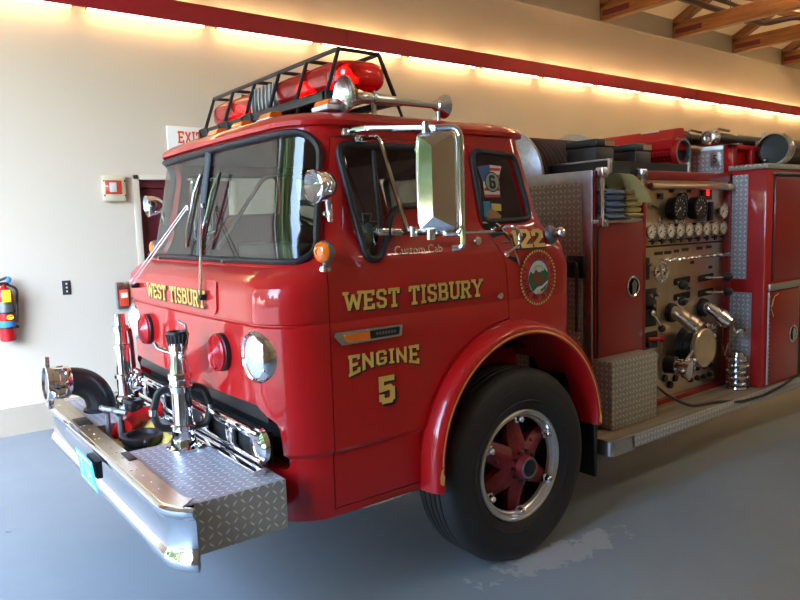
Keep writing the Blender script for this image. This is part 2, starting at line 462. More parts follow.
def S(s, z):
    p = plan(z, s2t(s))
    if s < 0: p.y = 2*YC-p.y
    return p
def SN(s, z):
    e = .004; du = S(s+e, z)-S(s-e, z); dv = S(s, z+e)-S(s, z-e); n = du.cross(dv).normalized()
    return n if n.dot(S(s, z)-V((-.4, YC, z))) > 0 else -n
TS = [i/8 for i in range(8)]+[1+i/12 for i in range(12)]+[2+i/16 for i in range(16)]+[3+i/8 for i in range(8)]+[4+i/4 for i in range(5)]
def cab_loft(name, off=0, z0=None, z1=None):
    b = MB(); rings = []
    zs = [r[0] for r in ROWS]; zs += [z0] if z0 else []; zs += [z1] if z1 else []
    extra = []
    zs = sorted(set(zs))
    for a, c in zip(zs, zs[1:]):
        k = int((c-a)/.09)
        extra += [a+(c-a)*(i+1)/(k+1) for i in range(k)]
    zs = sorted(zs+extra)
    zs = [z for z in zs if (z0 is None or z >= z0-1e-6) and (z1 is None or z <= z1+1e-6)]
    for z in zs:
        near = [plan(z, t) for t in TS]; pts = near+[V((p.x, 2*YC-p.y, p.z)) for p in near[-2:0:-1]]
        if off:
            c = V((-.44, YC, z)); hx = max(p.x for p in pts)-c.x; hy = YC-min(p.y for p in pts)
            pts = [V((c.x+(p.x-c.x)*(1-off/hx), YC+(p.y-YC)*(1-off/hy), z)) for p in pts]
        rings.append([b.bm.verts.new(p) for p in pts])
    for A, B in zip(rings, rings[1:]): b.bridge(A, B)
    b.face(rings[0][::-1])
    top = [v.co.copy() for v in rings[-1]]; ctr = V((-.475, YC, 0)); prev = rings[-1]
    if z1 is None:
        for k, dz in ((.72, .008), (.4, .014), (.15, .016)):
            R = [b.bm.verts.new(V((ctr.x+(p.x-ctr.x)*k, YC+(p.y-YC)*k, p.z+dz))) for p in top]; b.bridge(prev, R); prev = R
    b.face(prev)
    return b.build(name, 'red', angle=180)

def rrect_s(s0, s1, z0, z1, rad, n=40, corners=(1, 1, 1, 1)):
    """window described by columns: list of (s, zbottom, ztop); corner flags bl, br, tl, tr"""
    out = []
    ss = [s0+(s1-s0)*(1-math.cos(PI*i/n))/2 for i in range(n+1)]
    for s in ss:
        zb, zt = z0, z1
        for k, (d, lo) in enumerate(((s-s0, 1), (s1-s, 1), (s-s0, 0), (s1-s, 0))):
            if corners[k] and d < rad:
                h = rad-math.sqrt(max(0, rad*rad-(rad-d)**2))
                if lo: zb = z0+h
                else: zt = z1-h
        out.append((s, zb, zt))
    return out
def pane(b, cols, off, m=6):
    b.grid([[S(s, zb+(zt-zb)*k/m)+SN(s, zb+(zt-zb)*k/m)*off for k in range(m+1)] for s, zb, zt in cols])
def outline(cols, off=0):
    pts = [S(s, zb)+SN(s, zb)*off for s, zb, zt in cols]+[S(s, zt)+SN(s, zt)*off for s, zb, zt in cols[::-1]]
    out = [pts[0]]
    for p in pts[1:]:
        if (p-out[-1]).length > .004: out.append(p)
    if (out[0]-out[-1]).length < .004: out.pop()
    return out
WS_E = 1.005                     # where the windscreen ends round the corner
ws_cols = rrect_s(-WS_E, WS_E, 1.602, 2.155, .11, 60)

SIDE_WIN = fillet([(-.975, 2.10), (-.905, 1.60), (-.835, 1.60), (-.71, 1.79), (-.655, 1.83), (-.305, 1.835), (-.30, 2.105)], [.05, .05, .07, .06, .04, .04, .05])
QUAR_WIN = fillet([(-.185, 2.105), (.125, 2.085), (.215, 1.755), (-.145, 1.745)], [.05, .06, .05, .05])
DOOR = fillet([(-1.118, .532), (-1.118, 1.55), (-1.085, 1.66), (-.995, 2.135), (-.205, 2.135), (-.165, 1.75), (-.10, 1.62), (-.062, 1.53), (-.045, 1.24)], 0)
ARC = [(.652*math.cos(a), .60+.652*math.sin(a)) for a in [math.radians(93.8+i*7.9) for i in range(10)]]
DOOR = DOOR[:-1]+[V(p) for p in ARC if p[0] > -.632]+[V((-.634, .76)), V((-.634, .532))]
def yprism(pts, y0, y1, name='cut'):
    b = MB(); b.prism([(p[0], p[1]) for p in pts], (0, y0, 0), (1, 0, 0), (0, 0, 1), (0, y1-y0, 0)); return b.build(name, 'red')
def shrink(pts, d):
    """move a polygon's outline inwards"""
    n = len(pts); area = sum(pts[i][0]*pts[(i+1) % n][1]-pts[(i+1) % n][0]*pts[i][1] for i in range(n)); sg = 1 if area > 0 else -1; out = []
    for i in range(n):
        a, p, c = V(pts[i-1][:2]), V(pts[i][:2]), V(pts[(i+1) % n][:2])
        e1, e2 = (p-a).normalized(), (c-p).normalized()
        n1, n2 = V((-e1.y, e1.x))*sg, V((-e2.y, e2.x))*sg; m = (n1+n2).normalized()
        out.append(p+m*d/max(.35, m.dot(n1)))
    return out

cab = cab_loft('cab'); cab_door = cab_loft('door')
inner = cab_loft('inner', .045, .98, 2.16)
inner.data.materials[0] = M['int']; boolean(cab, inner); boolean(cab_door, inner); drop(inner)
# windscreen opening: a block that follows the curved surface
b = MB(); A = [[S(s, zb+(zt-zb)*k/6)+SN(s, zb+(zt-zb)*k/6)*.06 for k in range(7)] for s, zb, zt in ws_cols]
B = [[S(s, zb+(zt-zb)*k/6)-SN(s, zb+(zt-zb)*k/6)*.11 for k in range(7)] for s, zb, zt in ws_cols]
n = len(A); va = [[b.bm.verts.new(p) for p in r] for r in A]; vb = [[b.bm.verts.new(p) for p in r] for r in B]
for g in (va, vb):
    for i in range(n-1):
        for k in range(6): b.face([g[i][k], g[i+1][k], g[i+1][k+1], g[i][k+1]])
rimA = [va[i][0] for i in range(n)]+[va[-1][k] for k in range(1, 7)]+[va[i][6] for i in range(n-2, -1, -1)]+[va[0][k] for k in range(5, 0, -1)]
rimB = [vb[i][0] for i in range(n)]+[vb[-1][k] for k in range(1, 7)]+[vb[i][6] for i in range(n-2, -1, -1)]+[vb[0][k] for k in range(5, 0, -1)]
b.bridge(rimA, rimB); bmesh.ops.remove_doubles(b.bm, verts=b.bm.verts[:], dist=1e-5)
cut = b.build('cut', 'red'); boolean(cab, cut); drop(cut)
for near in (1, 0):
    y0, y1 = (-.2, .235) if near else (2*YC-.235, 2*YC+.2)
    for wn in (SIDE_WIN, QUAR_WIN):
        c = yprism(wn, y0, y1); boolean(cab, c)
        if near and wn is SIDE_WIN: boolean(cab_door, c)
        drop(c)
    # wheel arch
    b = MB(); ya, yb = (-.2, .5) if near else (2*YC-.5, 2*YC+.2)
    arch = [(.60*math.cos(PI*i/32), .60+.60*math.sin(PI*i/32)) for i in range(33)]+[(-.60, .3), (.60, .3)]
    c = yprism(arch, ya, yb); boolean(cab, c)
    if near: boolean(cab_door, c)
    drop(c)
c = yprism(DOOR, -.2, .225); boolean(cab, c); drop(c)
c = yprism(shrink(DOOR, .005), -.2, .22); boolean(cab_door, c, 'INTERSECT'); drop(c)
# rear window
b = MB(); b.box((.1, .55, 1.76), (.7, 1.58, 2.06)); c = b.build('cut', 'red'); boolean(cab, c); drop(c)
# opening for the grille in the front panel
GR = fillet([(.115, .73), (.13, .93), (.25, 1.0), (1.88, 1.0), (2.0, .93), (2.015, .73)], [.03, .06, .05, .05, .06, .03])
b = MB(); b.prism([(p[0], p[1]) for p in GR], (-1.6, 0, 0), (0, 1, 0), (0, 0, 1), (.36, 0, 0)); c = b.build('cut', 'red'); boolean(cab, c); drop(c)
for o in (cab, cab_door): o.data.set_sharp_from_angle(angle=math.radians(28))
place(cab, truck, V((0, YC, 0))); place(cab_door, truck, V((0, YC, 0)))
for o in (cab, cab_door):
    o.location = (0, -YC, 0); W[o.name] = V((0, 0, 0))
cab_door['label'] = 'red cab door lettered in gold, with a dipped window'

# windscreen: gasket, mullion, two panes
b = MB(); b.tube(outline(ws_cols, .004), .024, 8, True, .6); b.build('windshield_gasket', 'gasket', cab, angle=60)
b = MB(); b.tube([S(0, 1.60+i*.051)+SN(0, 1.60+i*.051)*.004 for i in range(12)], .02, 8, False, .6); b.build('windshield_mullion', 'gasket', cab)
for lo, hi in ((-WS_E, -.008), (.008, WS_E)):
    cols = [c for c in ws_cols if lo <= c[0] <= hi]; b = MB(); pane(b, cols, -.006); b.build('windshield_pane', 'glass', cab, recalc=False)
YS = lambda z: row(z)[1]
for near in (1, 0):
    ymir = (lambda y: y) if near else (lambda y: 2*YC-y)
    for wn in (SIDE_WIN, QUAR_WIN):
        par = cab_door if near and wn is SIDE_WIN else cab
        b = MB(); b.tube([(p[0], ymir(YS(p[1])-.002), p[1]) for p in wn], .015, 8, True); b.build('window_gasket', 'gasket', par, angle=60)
        b = MB(); vs = [b.bm.verts.new((p[0], ymir(YS(p[1])+.012), p[1])) for p in wn]; b.face(vs); b.build('window_pane', 'sideglass', par)
    b = MB(); b.tube([(-.775, ymir(YS(z)+.008), z) for z in (1.73, 1.9, 2.08)], .011, 6); b.build('vent_window_bar', 'gasket', cab_door if near else cab)
    b = MB(); b.tube([(-.925, ymir(YS(z)+.03), z) for z in (1.64, 1.8, 2.05)], .006, 6); b.tube([(-.925, ymir(YS(1.68)+.03), 1.68), (-.78, ymir(YS(1.74)+.03), 1.74)], .005, 6); b.build('vent_window_rod', 'palegrey', cab_door if near else cab)
b = MB(); b.box((.355, .55, 1.76), (.36, 1.58, 2.06)); b.build('rear_window_pane', 'sideglass', cab)
b = MB(); b.tube(fillet([(.385, .55, 1.76), (.385, 1.58, 1.76), (.33, 1.58, 2.06), (.33, .55, 2.06)], .05), .018, 8, True); b.build('rear_window_gasket', 'gasket', cab)

# cab inside: dashboard, engine cover, two seats, steering wheel
b = MB(); b.box((-1.25, .2, 1.30), (-.98, 1.93, 1.60), .05); b.box((-1.1, .35, 1.58), (-.98, .95, 1.68), .03); b.build('dashboard', 'dash', cab)
b = MB(); b.box((-1.0, .78, .98), (-.1, 1.35, 1.38), .08); b.build('engine_cover', 'dash', cab)
for y in (.45, 1.68):
    b = MB(); b.box((-.55, y-.25, 1.15), (-.02, y+.25, 1.36), .06); b.build('seat_cushion', 'seat', cab)
    b = MB(); b.box((-.05, y-.25, 1.32), (.10, y+.25, 1.80), .06); b.build('seat_back', 'seat', cab)
sw = V((-.80, .50, 1.74)); sa = V((.62, 0, .78)).normalized()
b = MB(); b.torus(sw, sa, .2, .014, 32, 8); b.cyl(sw-sa*.04, sw+sa*.01, .05)
for k in range(3):
    a = 2*PI*k/3+.5; u = V((0, 1, 0)); w = sa.cross(u); b.tube([sw, sw+(u*math.cos(a)+w*math.sin(a))*.2], .012, 6)
b.tube([sw-sa*.02, sw-sa*.32], .03, 8); b.build('steering_wheel', 'blk', cab)
b = MB(); b.tube(fillet([(-.97, 1.5, 1.63), (-.7, 1.4, 2.05), (-.3, 1.4, 2.1)], .1, closed=False), .012, 6); b.build('grab_rail', 'chrome2', cab)
b = MB(); b.box((-.9, .62, 1.38), (-.72, .78, 1.66), .02); b.build('radio_box', 'blk', cab)
b = MB(); b.box((-.35, 1.0, 1.38), (-.18, 1.25, 1.75), .04); b.build('breathing_pack', 'yellow', cab)

# ------------------------------------------------------------------ fender flares
def flare(near):
    ym = (lambda y: y) if near else (lambda y: 2*YC-y)
    prof = [(.568, .32), (.568, -.045), (.576, -.056), (.604, -.056), (.622, -.042), (.632, -.01), (.638, .03), (.642, .32)]
    path = [(-1, 0, .50), (-1, 0, .56)]
    fr = []
    for z in (.495, .55): fr.append(((0, z), -1, 0))
    for i in range(33): a = PI-PI*i/32; fr.append(((0, .60), math.cos(a), math.sin(a)))
    fr.append(((0, .585), 1, 0))
    b = MB(); R = []
    for (cx, cz), ca, sa_ in fr: R.append([b.bm.verts.new((cx+r*ca, ym(y), cz+r*sa_)) for r, y in prof])
    for A, B in zip(R, R[1:]): b.bridge(A, B)
    b.face(R[0]); b.face(R[-1]); fl = b.build('fender_flare', 'red', truck, angle=40)
    b = MB(); R = []
    for i in range(45):
        a = PI-math.radians(2)-(PI-math.radians(2))*i/44
        R.append([(r*math.cos(a), ym(-.0568), .60+r*math.sin(a)) for r in (.583, .591)])
    b.grid(R); b.prism([(-.012, -.05), (.006, -.06), (.014, -.02), (.004, .0), (.01, .03), (-.006, .012), (-.014, -.02)], (-.592, ym(-.0565), .59), (1, 0, 0), (0, 0, 1), (0, -.0012 if near else .0012, 0))
    b.prism([(-.010, -.02), (.008, -.03), (.012, .0), (.0, .03), (-.008, .01)], (.59, ym(-.0565), .625), (1, 0, 0), (0, 0, 1), (0, -.0012 if near else .0012, 0))
    b.build('pinstripe', 'gold', fl)
flare(1); flare(0)
# rear mud flap behind the front wheel
b = MB(); b.box((.60, -.01, .26), (.625, .32, .60), .006); b.build('mud_flap', 'black', truck)
b = MB(); b.box((.50, .12, .55), (.615, .40, .98), .01); b.build('inner_fender', 'dark', truck)

# ------------------------------------------------------------------ front wheels
def wheel(ym, sgn):
    cz = .480; cx = -.016; O = lambda y: (cx, ym(y), cz)
    b = MB(); prof = [(.285, .0), (.31, -.02), (.37, -.034), (.435, -.034), (.472, -.026), (.494, -.012), (.505, .010)]
    for i in range(5):
        y = .02+i*.038
        prof += [(.510, y), (.510, y+.028), (.499, y+.031), (.499, y+.035)]
    prof += [(.505, .215), (.49, .235), (.44, .255), (.36, .258), (.285, .235)]
    b.lathe([(r, y) for r, y in prof], O(0), (0, sgn, 0), 72, False, False)
    for r in (.345, .418): b.torus(O(-.031), (0, 1, 0), r, .004, 64, 6)
    t = b.build('front_wheel', 'tire', truck, origin=O(.11))
    b = MB(); b.lathe([(.258, .02), (.262, .0), (.268, -.010), (.276, -.012), (.280, -.018), (.288, -.021), (.295, -.014), (.293, .01)], O(0), (0, sgn, 0), 64, False, False)
    b.lathe([(.248, .03), (.25, .012), (.256, .006), (.264, .008)], O(0), (0, sgn, 0), 64, False, False)
    b.build('rim', 'rimsilver', t)
    b = MB(); b.lathe([(.262, .008), (.258, .10), (.20, .13), (.0, .13)], O(0), (0, sgn, 0), 48, False, False); b.build('rim_barrel', 'dark', t)
    b = MB()   # six-spoke cast hub
    for k in range(6):
        a = PI/2+k*PI/3; c, s_ = math.cos(a), math.sin(a); u = V((c, 0, s_)); w = V((-s_, 0, c)); n = V((0, -sgn, 0)); o = V(O(.03))
        R = []
        for r, hw, d in ((.06, .056, .040), (.10, .064, .032), (.15, .060, .012), (.205, .050, .0), (.258, .044, -.004)):
            R.append([b.bm.verts.new(o+u*r+w*x+n*y) for x, y in ((-hw, d-.05), (-hw*.95, d-.014), (-hw*.42, d+.004), (0, d+.012), (hw*.42, d+.004), (hw*.95, d-.014), (hw, d-.05))])
        for A, B in zip(R, R[1:]): b.bridge(A, B)
        b.face(R[0]); b.face(R[-1])
        b.sphere(o+u*.15+w*.035+n*.01, .011, u=8, v=6)
    b.lathe([(.14, .10), (.12, .02), (.095, .0), (.09, -.01)], O(0), (0, sgn, 0), 40)
    b.build('cast_spider', 'red3', t, angle=50)
    b = MB(); b.mi = 0; b.lathe([(.083, .0), (.083, -.02), (.074, -.026), (.062, -.03), (.058, -.065), (.052, -.07)], O(0), (0, sgn, 0), 32)
    b.mi = 1; b.lathe([(.042, -.066), (.042, -.074), (.02, -.080)], O(0), (0, sgn, 0), 24)
    for k in range(10):
        a = 2*PI*k/10; p = V((cx+.076*math.cos(a), ym(-.018), cz+.076*math.sin(a))); b.cyl(p, p+V((0, -sgn*.016, 0)), .012, None, 6)
    b.mi = 2; b.torus(O(-.07), (0, 1, 0), .050, .006, 28, 6)
    b.build('hub', ['red3', 'blk', 'grey'], t)
    for k in range(6):
        a = PI/2+k*PI/3; p = V((cx+.247*math.cos(a), ym(.004), cz+.247*math.sin(a)))
        b = MB(); b.box(p-V((.024, .0, .024)), p+V((.024, sgn*.02, .024)), .006); b.cyl(p, p+V((0, -sgn*.022, 0)), .019, .017, 6); b.sphere(p+V((0, -sgn*.022, 0)), .017, 1, .8, 1, 12, 8); b.build('lug_nut', 'chrome', t)
wheel(lambda y: y, 1); wheel(lambda y: 2*YC-y, -1)
b = MB(); b.cyl((0, .25, .48), (0, 2*YC-.25, .48), .06); b.box((-.08, .5, .36), (.08, 1.63, .50), .03); b.build('front_axle', 'blk', truck)
for y in (.62, 1.40): b = MB(); b.box((-1.3, y, .52), (4.2, y+.09, .74), .01); b.build('chassis_rail', 'blk', truck)
b = MB(); b.box((-.6, .75, .45), (.4, 1.38, 1.0), .05); b.build('engine_block', 'dark', truck)

# ------------------------------------------------------------------ front face details
def front_x(y, z): return S(abs(YC-y)*LF/(YC-row(z)[1]-row(z)[3]) if abs(YC-y) < YC-row(z)[1]-row(z)[3] else LF, z).x
def lamp(name, y, z, r, x0, lens, bez_='chrome', depth=.05):
    b = MB(); o = V((x0+.05, y, z)); ax = V((-1, 0, 0))
    b.lathe([(r*1.02, 0), (r*1.03, depth*.6), (r*.97, depth), (r*.84, depth+.014), (r*.77, depth+.008), (r*.75, depth-.01)], o, ax, 40, True, False)
    l = b.build(name, bez_, truck); return l, o
for y in (.245, 2*YC-.245):
    x0 = -1.355
    hl, o = lamp('headlight', y, 1.21, .120, x0-.0, 'lampglass', depth=.055)
    b = MB(); b.lathe([(.094, .055), (.085, .02), (.05, -.02), (.02, -.03)], o, (-1, 0, 0), 32, False, True); b.build('reflector', 'frostmirror', hl)
    b = MB(); b.lathe([(.091, .056), (.075, .066), (.045, .073), (.0, .076)], o, (-1, 0, 0), 32, False, False); b.build('lens', 'lamplens', hl)
for y in (.545, 2*YC-.545):
    x0 = front_x(y, 1.2)
    b = MB(); b.mi = 0; o = V((x0+.01, y, 1.195)); b.lathe([(.088, 0), (.088, .03), (.084, .034)], o, (-1, 0, 0), 36, True, True); rl = b.build('warning_light', 'blk', truck)
    b = MB(); pr = [(.084, .030), (.085, .045)]
    for i in range(7): r = .083-i*.0115; zz = .047+.014*(1-(r/.083)**2); pr += [(r, zz), (r-.004, zz+.005), (r-.009, zz-.001)]
    b.lathe(pr+[(.0, .062)], o, (-1, 0, 0), 36, False, False); b.build('red_lens', 'redlens', rl)
    b = MB()
    for a in (.6, 2.6, 4.7): b.sphere(o+V((-.052, .072*math.cos(a), .072*math.sin(a))), .005, u=8, v=6)
    b.build('screw', 'blk', rl)

# grille: recessed dark panel, two chrome bars with slots, rounded end caps
b = MB(); b.box((-1.26, .16, .74), (-1.235, 1.97, .98)); b.build('grille_recess', 'dark', truck)
gx = -1.40
b = MB()
def gbar(z0, z1, xo): b.prism(fillet([(xo, z0), (xo-.03, z0+.006), (xo-.03, z1-.006), (xo, z1)], .008), (0, .15, 0), (1, 0, 0), (0, 0, 1), (0, 1.83, 0))
gbar(.865, .915, gx+.02); gbar(.77, .80, gx+.02)
for k in range(7):
    y = .17+1.79*k/6; b.box((gx-.005, y-.035, .795), (gx+.02, y+.035, .87), .008)
for y in (.175, 1.955): b.lathe([(.075, 0), (.072, .02), (.055, .03), (.05, .022), (.02, .03)], (gx+.02, y, .85), (-1, 0, 0), 28)
b.tube([(gx-.01, .15, .905), (gx-.01, 1.98, .905)], .012, 8)
b.build('grille_bar', 'chrome', truck)
b = MB(); b.prism(fillet([(gx, .735), (gx-.05, .74), (gx-.05, .762), (gx-.0, .768)], .006), (0, .12, 0), (1, 0, 0), (0, 0, 1), (0, 1.89, 0)); b.build('lower_grille_rail', 'chrome', truck)
b = MB(); b.box((gx+.03, .16, .76), (gx+.06, 1.97, .90)); b.build('grille_mesh', 'dark', truck)
b = MB(); b.prism(fillet([(.18, .925), (.24, .985), (1.89, .985), (1.95, .925)], .03), (-1.335, 0, 0), (0, 1, 0), (0, 0, 1), (.02, 0, 0)); b.build('grille_filler', 'blk', truck)

# raised access panel under the windscreen
cols = rrect_s(-.50, .50, 1.362, 1.512, .045, 30); b = MB(); A = []
for off in (.0075, -.006): A.append([[b.bm.verts.new(S(s_, zb+(zt-zb)*k/5)+SN(s_, zb+(zt-zb)*k/5)*off) for k in range(6)] for s_, zb, zt in cols])
for g in A:
    for i in range(len(g)-1):
        for k in range(5): b.face([g[i][k], g[i+1][k], g[i+1][k+1], g[i][k+1]])
n = len(cols); ri = [[g[i][0] for i in range(n)]+[g[-1][k] for k in range(1, 6)]+[g[i][5] for i in range(n-2, -1, -1)]+[g[0][k] for k in range(4, 0, -1)] for g in A]; b.bridge(*ri); bmesh.ops.remove_doubles(b.bm, verts=b.bm.verts[:], dist=1e-5)
b.build('access_panel', 'red', cab)
# gold lettering on the front panel and on the door
def sign_text(text, o, ux, uy, h, width, parent, sh=.008, warp=None, t=.15, name='lettering'):
    o = V(o); ux, uy = V(ux), V(uy); n = ux.cross(uy)
    b = MB(); b.bm.free(); b = lettering(text, o+ux*sh-uy*sh*.9+n*.0005, ux, uy, h, width, t*1.15, .0005, warp); b.build(name+'_shadow', 'shadow', parent)
    b = lettering(text, o+n*.0022, ux, uy, h, width, t, .0012, warp); return b.build(name, 'gold', parent)
sign_text('WEST TISBURY', (-1.4025, 1.475, 1.388), (0, -1, 0), (0, 0, 1), .083, .83, cab, .006)
side = .0275
sign_text('WEST TISBURY', (-1.046, side, 1.383), (1, 0, 0), (0, 0, 1), .088, .81, cab_door)
def arch(X, Y, w=.39, h=.085): u = (X-w/2)/(w/2); return X, Y+.030*(1-u*u)*(1-.9*Y/h)
sign_text('ENGINE', (-1.035, side, 1.102), (1, 0, 0), (0, 0, 1), .098, .39, cab_door, .009, arch)
sign_text('5', (-.882, side, .955), (1, 0, 0), (0, 0, 1), .125, .092, cab_door, .011, None, .2)
# door seam accents: marker lamp with chrome bezel
b = MB(); b.mi = 0; b.prism(fillet([(-1.11, 1.29), (-1.07, 1.248), (-.755, 1.252), (-.745, 1.303), (-1.10, 1.305)], .008), (0, .026, 0), (1, 0, 0), (0, 0, 1), (0, -.014, 0)); ml = b.build('side_marker', 'chrome', truck)
b = MB(); b.prism(fillet([(-1.065, 1.293), (-1.045, 1.26), (-.93, 1.26), (-.93, 1.293)], .006), (0, .0115, 0), (1, 0, 0), (0, 0, 1), (0, -.007, 0)); b.build('amber_lens', 'amber', ml)
b = MB(); b.prism(fillet([(-.922, 1.294), (-.922, 1.259), (-.77, 1.261), (-.765, 1.295)], .004), (0, .0115, 0), (1, 0, 0), (0, 0, 1), (0, -.003, 0)); b.build('badge_plate', 'blk', ml)
b = MB()
for i in range(7): b.box((-.895+i*.016, .007, 1.272), (-.885+i*.016, .0085, 1.284))
b.build('badge_print', 'grey', ml)
# script badge below the window
b = MB(); text_mb(b, 'Custom Cab', (-.62, YS(1.63)-.016, 1.63), (1, 0, .0), (0, .25, .97), .055); b.build('script_badge', 'chrome2', cab_door)
# door handle, lock, kick plates
b = MB(); b.tube(fillet([(-.44, .055, 1.695), (-.44, .015, 1.695), (-.17, .012, 1.695), (-.17, .05, 1.695)], .015, closed=False), .012, 8, False, .7); b.lathe([(.022, 0), (.02, .012)], (-.235, .06, 1.655), (0, -1, 0), 16); b.build('door_handle', 'chrome', cab_door)
b = MB(); b.lathe([(.017, 0), (.015, .008), (.008, .009)], (-.11, .03, 1.375), (0, -1, 0), 16); b.build('door_lock', 'chrome', cab_door)
b = MB(); b.box((-.98, .036, .496), (-.70, .046, .508), .003); b.build('sill_strip', 'chrome2', cab)

# vent louvre behind the door, grab handle, number, seal, round mirror/lamp at the rear corner
b = MB(); VP = fillet([(-.155, 1.735), (-.055, 1.735), (.0, 1.66), (.022, 1.53), (-.045, 1.56)], [.01, .05, .05, .01, .01])
def ysv(z): return YS(z)
vs = [b.bm.verts.new((p[0], ysv(p[1])-.004, p[1])) for p in VP]; b.face(vs); b.build('vent_louver', 'dark', cab, recalc=False)
b = MB()
for z in (1.59, 1.64, 1.69): b.tube([(-.13 if z > 1.65 else -.06, ysv(z)-.006, z), (-.02, ysv(z)-.006, z)], .004, 6)
b.build('vent_slat', 'grey', cab)
b = MB(); b.tube([(p[0], ysv(p[1])-.006, p[1]) for p in fillet([(-.155, 1.742), (-.055, 1.742), (.005, 1.665), (.028, 1.52)], [.01, .05, .05, .01], closed=False)], .006, 8); b.build('vent_trim', 'chrome', cab)
b = MB(); b.tube(fillet([(-.095, .075, 1.705), (-.075, .0, 1.725), (.0, -.005, 1.70), (-.0, -.005, 1.63), (-.05, .04, 1.58)], .04, closed=False), .0075, 8)
for p in ((-.095, .085, 1.705), (-.05, .045, 1.58)): b.lathe([(.018, 0), (.014, .012)], p, (0, -1, 0), 14)
b.build('grab_handle', 'chrome', cab)
zn = 1.63
sign_text('122', (.0, .036, 1.605), (1, 0, 0), V((0, .30, .954)), .10, .24, cab, .008, None, .2)
b = MB(); b.mi = 0; p = V((.315, .07, 1.665)); b.lathe([(.05, 0), (.048, .02), (.03, .035)], p, V((.2, -1, .2)), 24); b.mi = 1; b.lathe([(.02, .03), (.028, .05), (.03, .075), (.022, .09), (.0, .094)], p, V((.2, -1, .2)), 20); b.build('corner_lamp', ['grey', 'chrome'], cab)
sealc = V((.172, .0275, 1.447))
def disc(b, r, d, ry=None, c=sealc, n=48, a0=0, a1=2*PI): b.prism([(r*math.cos(a0+(a1-a0)*i/n), (ry or r)*math.sin(a0+(a1-a0)*i/n)) for i in range(n)], c, (1, 0, 0), (0, 0, 1), (0, -d, 0))
b = MB(); b.mi = 0; disc(b, .140, .0006, .148); b.mi = 1; disc(b, .126, .0014, .134)
b.mi = 2
for k in range(44):
    a = 2*PI*k/44; R1, R2 = .139, .128
    b.prism([(R1*math.cos(a), R1*1.055*math.sin(a)), (R1*math.cos(a+.09), R1*1.055*math.sin(a+.09)), (R2*math.cos(a+.11), R2*1.055*math.sin(a+.11)), (R2*math.cos(a+.02), R2*1.055*math.sin(a+.02))], sealc, (1, 0, 0), (0, 0, 1), (0, -.0012, 0))
b.mi = 0; disc(b, .080, .0019, .092); b.mi = 3; disc(b, .077, .0023, .089)
b.mi = 4; b.prism([(-.075, .01), (-.06, .035), (-.04, .02), (.02, .03), (.045, .045), (.075, .02), (.076, -.02), (.05, -.066), (.0, -.088), (-.05, -.066), (-.076, -.02)], sealc, (1, 0, 0), (0, 0, 1), (0, -.0027, 0))
b.mi = 5; b.prism([(-.05, -.03), (-.052, .015), (-.03, .03), (-.02, .045), (-.005, .03), (.02, .022), (.03, .008), (.052, .0), (.05, -.03), (.01, -.045)], sealc, (1, 0, 0), (0, 0, 1), (0, -.0031, 0))
b.mi = 3; b.prism([(-.045, -.075), (-.01, -.05), (.03, -.045), (.073, -.02), (.072, -.03), (.03, -.058), (.0, -.068), (-.02, -.083)], sealc, (1, 0, 0), (0, 0, 1), (0, -.0034, 0))
b.mi = 2; b.prism([(.05*math.cos(a), .012+.055*math.sin(a)) for a in [PI*.15+PI*.7*i/10 for i in range(11)]]+[(.04*math.cos(a), .012+.042*math.sin(a)) for a in [PI*.85-PI*.7*i/10 for i in range(11)]], sealc, (1, 0, 0), (0, 0, 1), (0, -.003, 0))
b.prism([(.016*math.cos(2*PI*i/16), -.072+.012*math.sin(2*PI*i/16)) for i in range(16)], sealc, (1, 0, 0), (0, 0, 1), (0, -.0037, 0))
b.mi = 0
def ringtext(txt, a0, a1, R, up=1):
    for i, c in enumerate(txt):
        if c == ' ': continue
        a = a0+(a1-a0)*i/(len(txt)-1); p = sealc+V((R*math.cos(a), -.0015, R*1.06*math.sin(a)))
        u = V((math.sin(a), 0, -math.cos(a)))*up; w = V((math.cos(a), 0, math.sin(a)))*up; text_mb(b, c, p, u, w, .042)
ringtext('WEST TISBURY MASS', math.radians(195), math.radians(-15), .105)
ringtext('INC. APR. 28 1892', math.radians(208), math.radians(332), .105, -1)
b.build('town_seal', ['shadow', 'sealred', 'gold', 'sky', 'green', 'brown'], cab, recalc=False, smooth=False)

# stickers on the glass
def on_glass(x, z, d=0): return V((x, YS(z)+.006-d, z))
gu = V((0, YS(2.0)-YS(1.9), .1)).normalized()
b = MB(); o = on_glass(-.055, 1.96); UX = V((1, 0, 0))
b.mi = 0; b.prism([(-.085, .065), (-.0, .075), (.085, .07), (.06, .01), (.06, -.085), (-.05, -.085), (-.055, -.01)], o, UX, gu, (0, -.001, 0))
b.mi = 1
for k in range(5): b.prism([(-.0+(-.05 if k > 2 else 0), .06-k*.034), (.075-.01*k*.4, .06-k*.034), (.072-.01*k*.4, .045-k*.034), (-.0+(-.05 if k > 2 else 0), .045-k*.034)], o+V((0, -.001, 0)), UX, gu, (0, -.001, 0))
b.mi = 2; b.prism([(-.085, .065), (-.0, .075), (.0, .0), (-.055, -.01)], o+V((0, -.001, 0)), UX, gu, (0, -.001, 0))
b.mi = 3; b.prism(circ(.052), o+V((.008, -.002, 0))-gu*.012, UX, gu, (0, -.001, 0)); b.mi = 4; b.prism(circ(.046), o+V((.008, -.003, 0))-gu*.012, UX, gu, (0, -.001, 0))
st = b.build('flag_sticker', ['white', 'sealred', 'blue', 'shadow', 'palegrey'], cab, recalc=False)
lettering('6', o+V((-.016, -.0045, -.0))-gu*.047, UX, gu, .07, .046, .2, .001).build('sticker_numeral', 'shadow', cab)
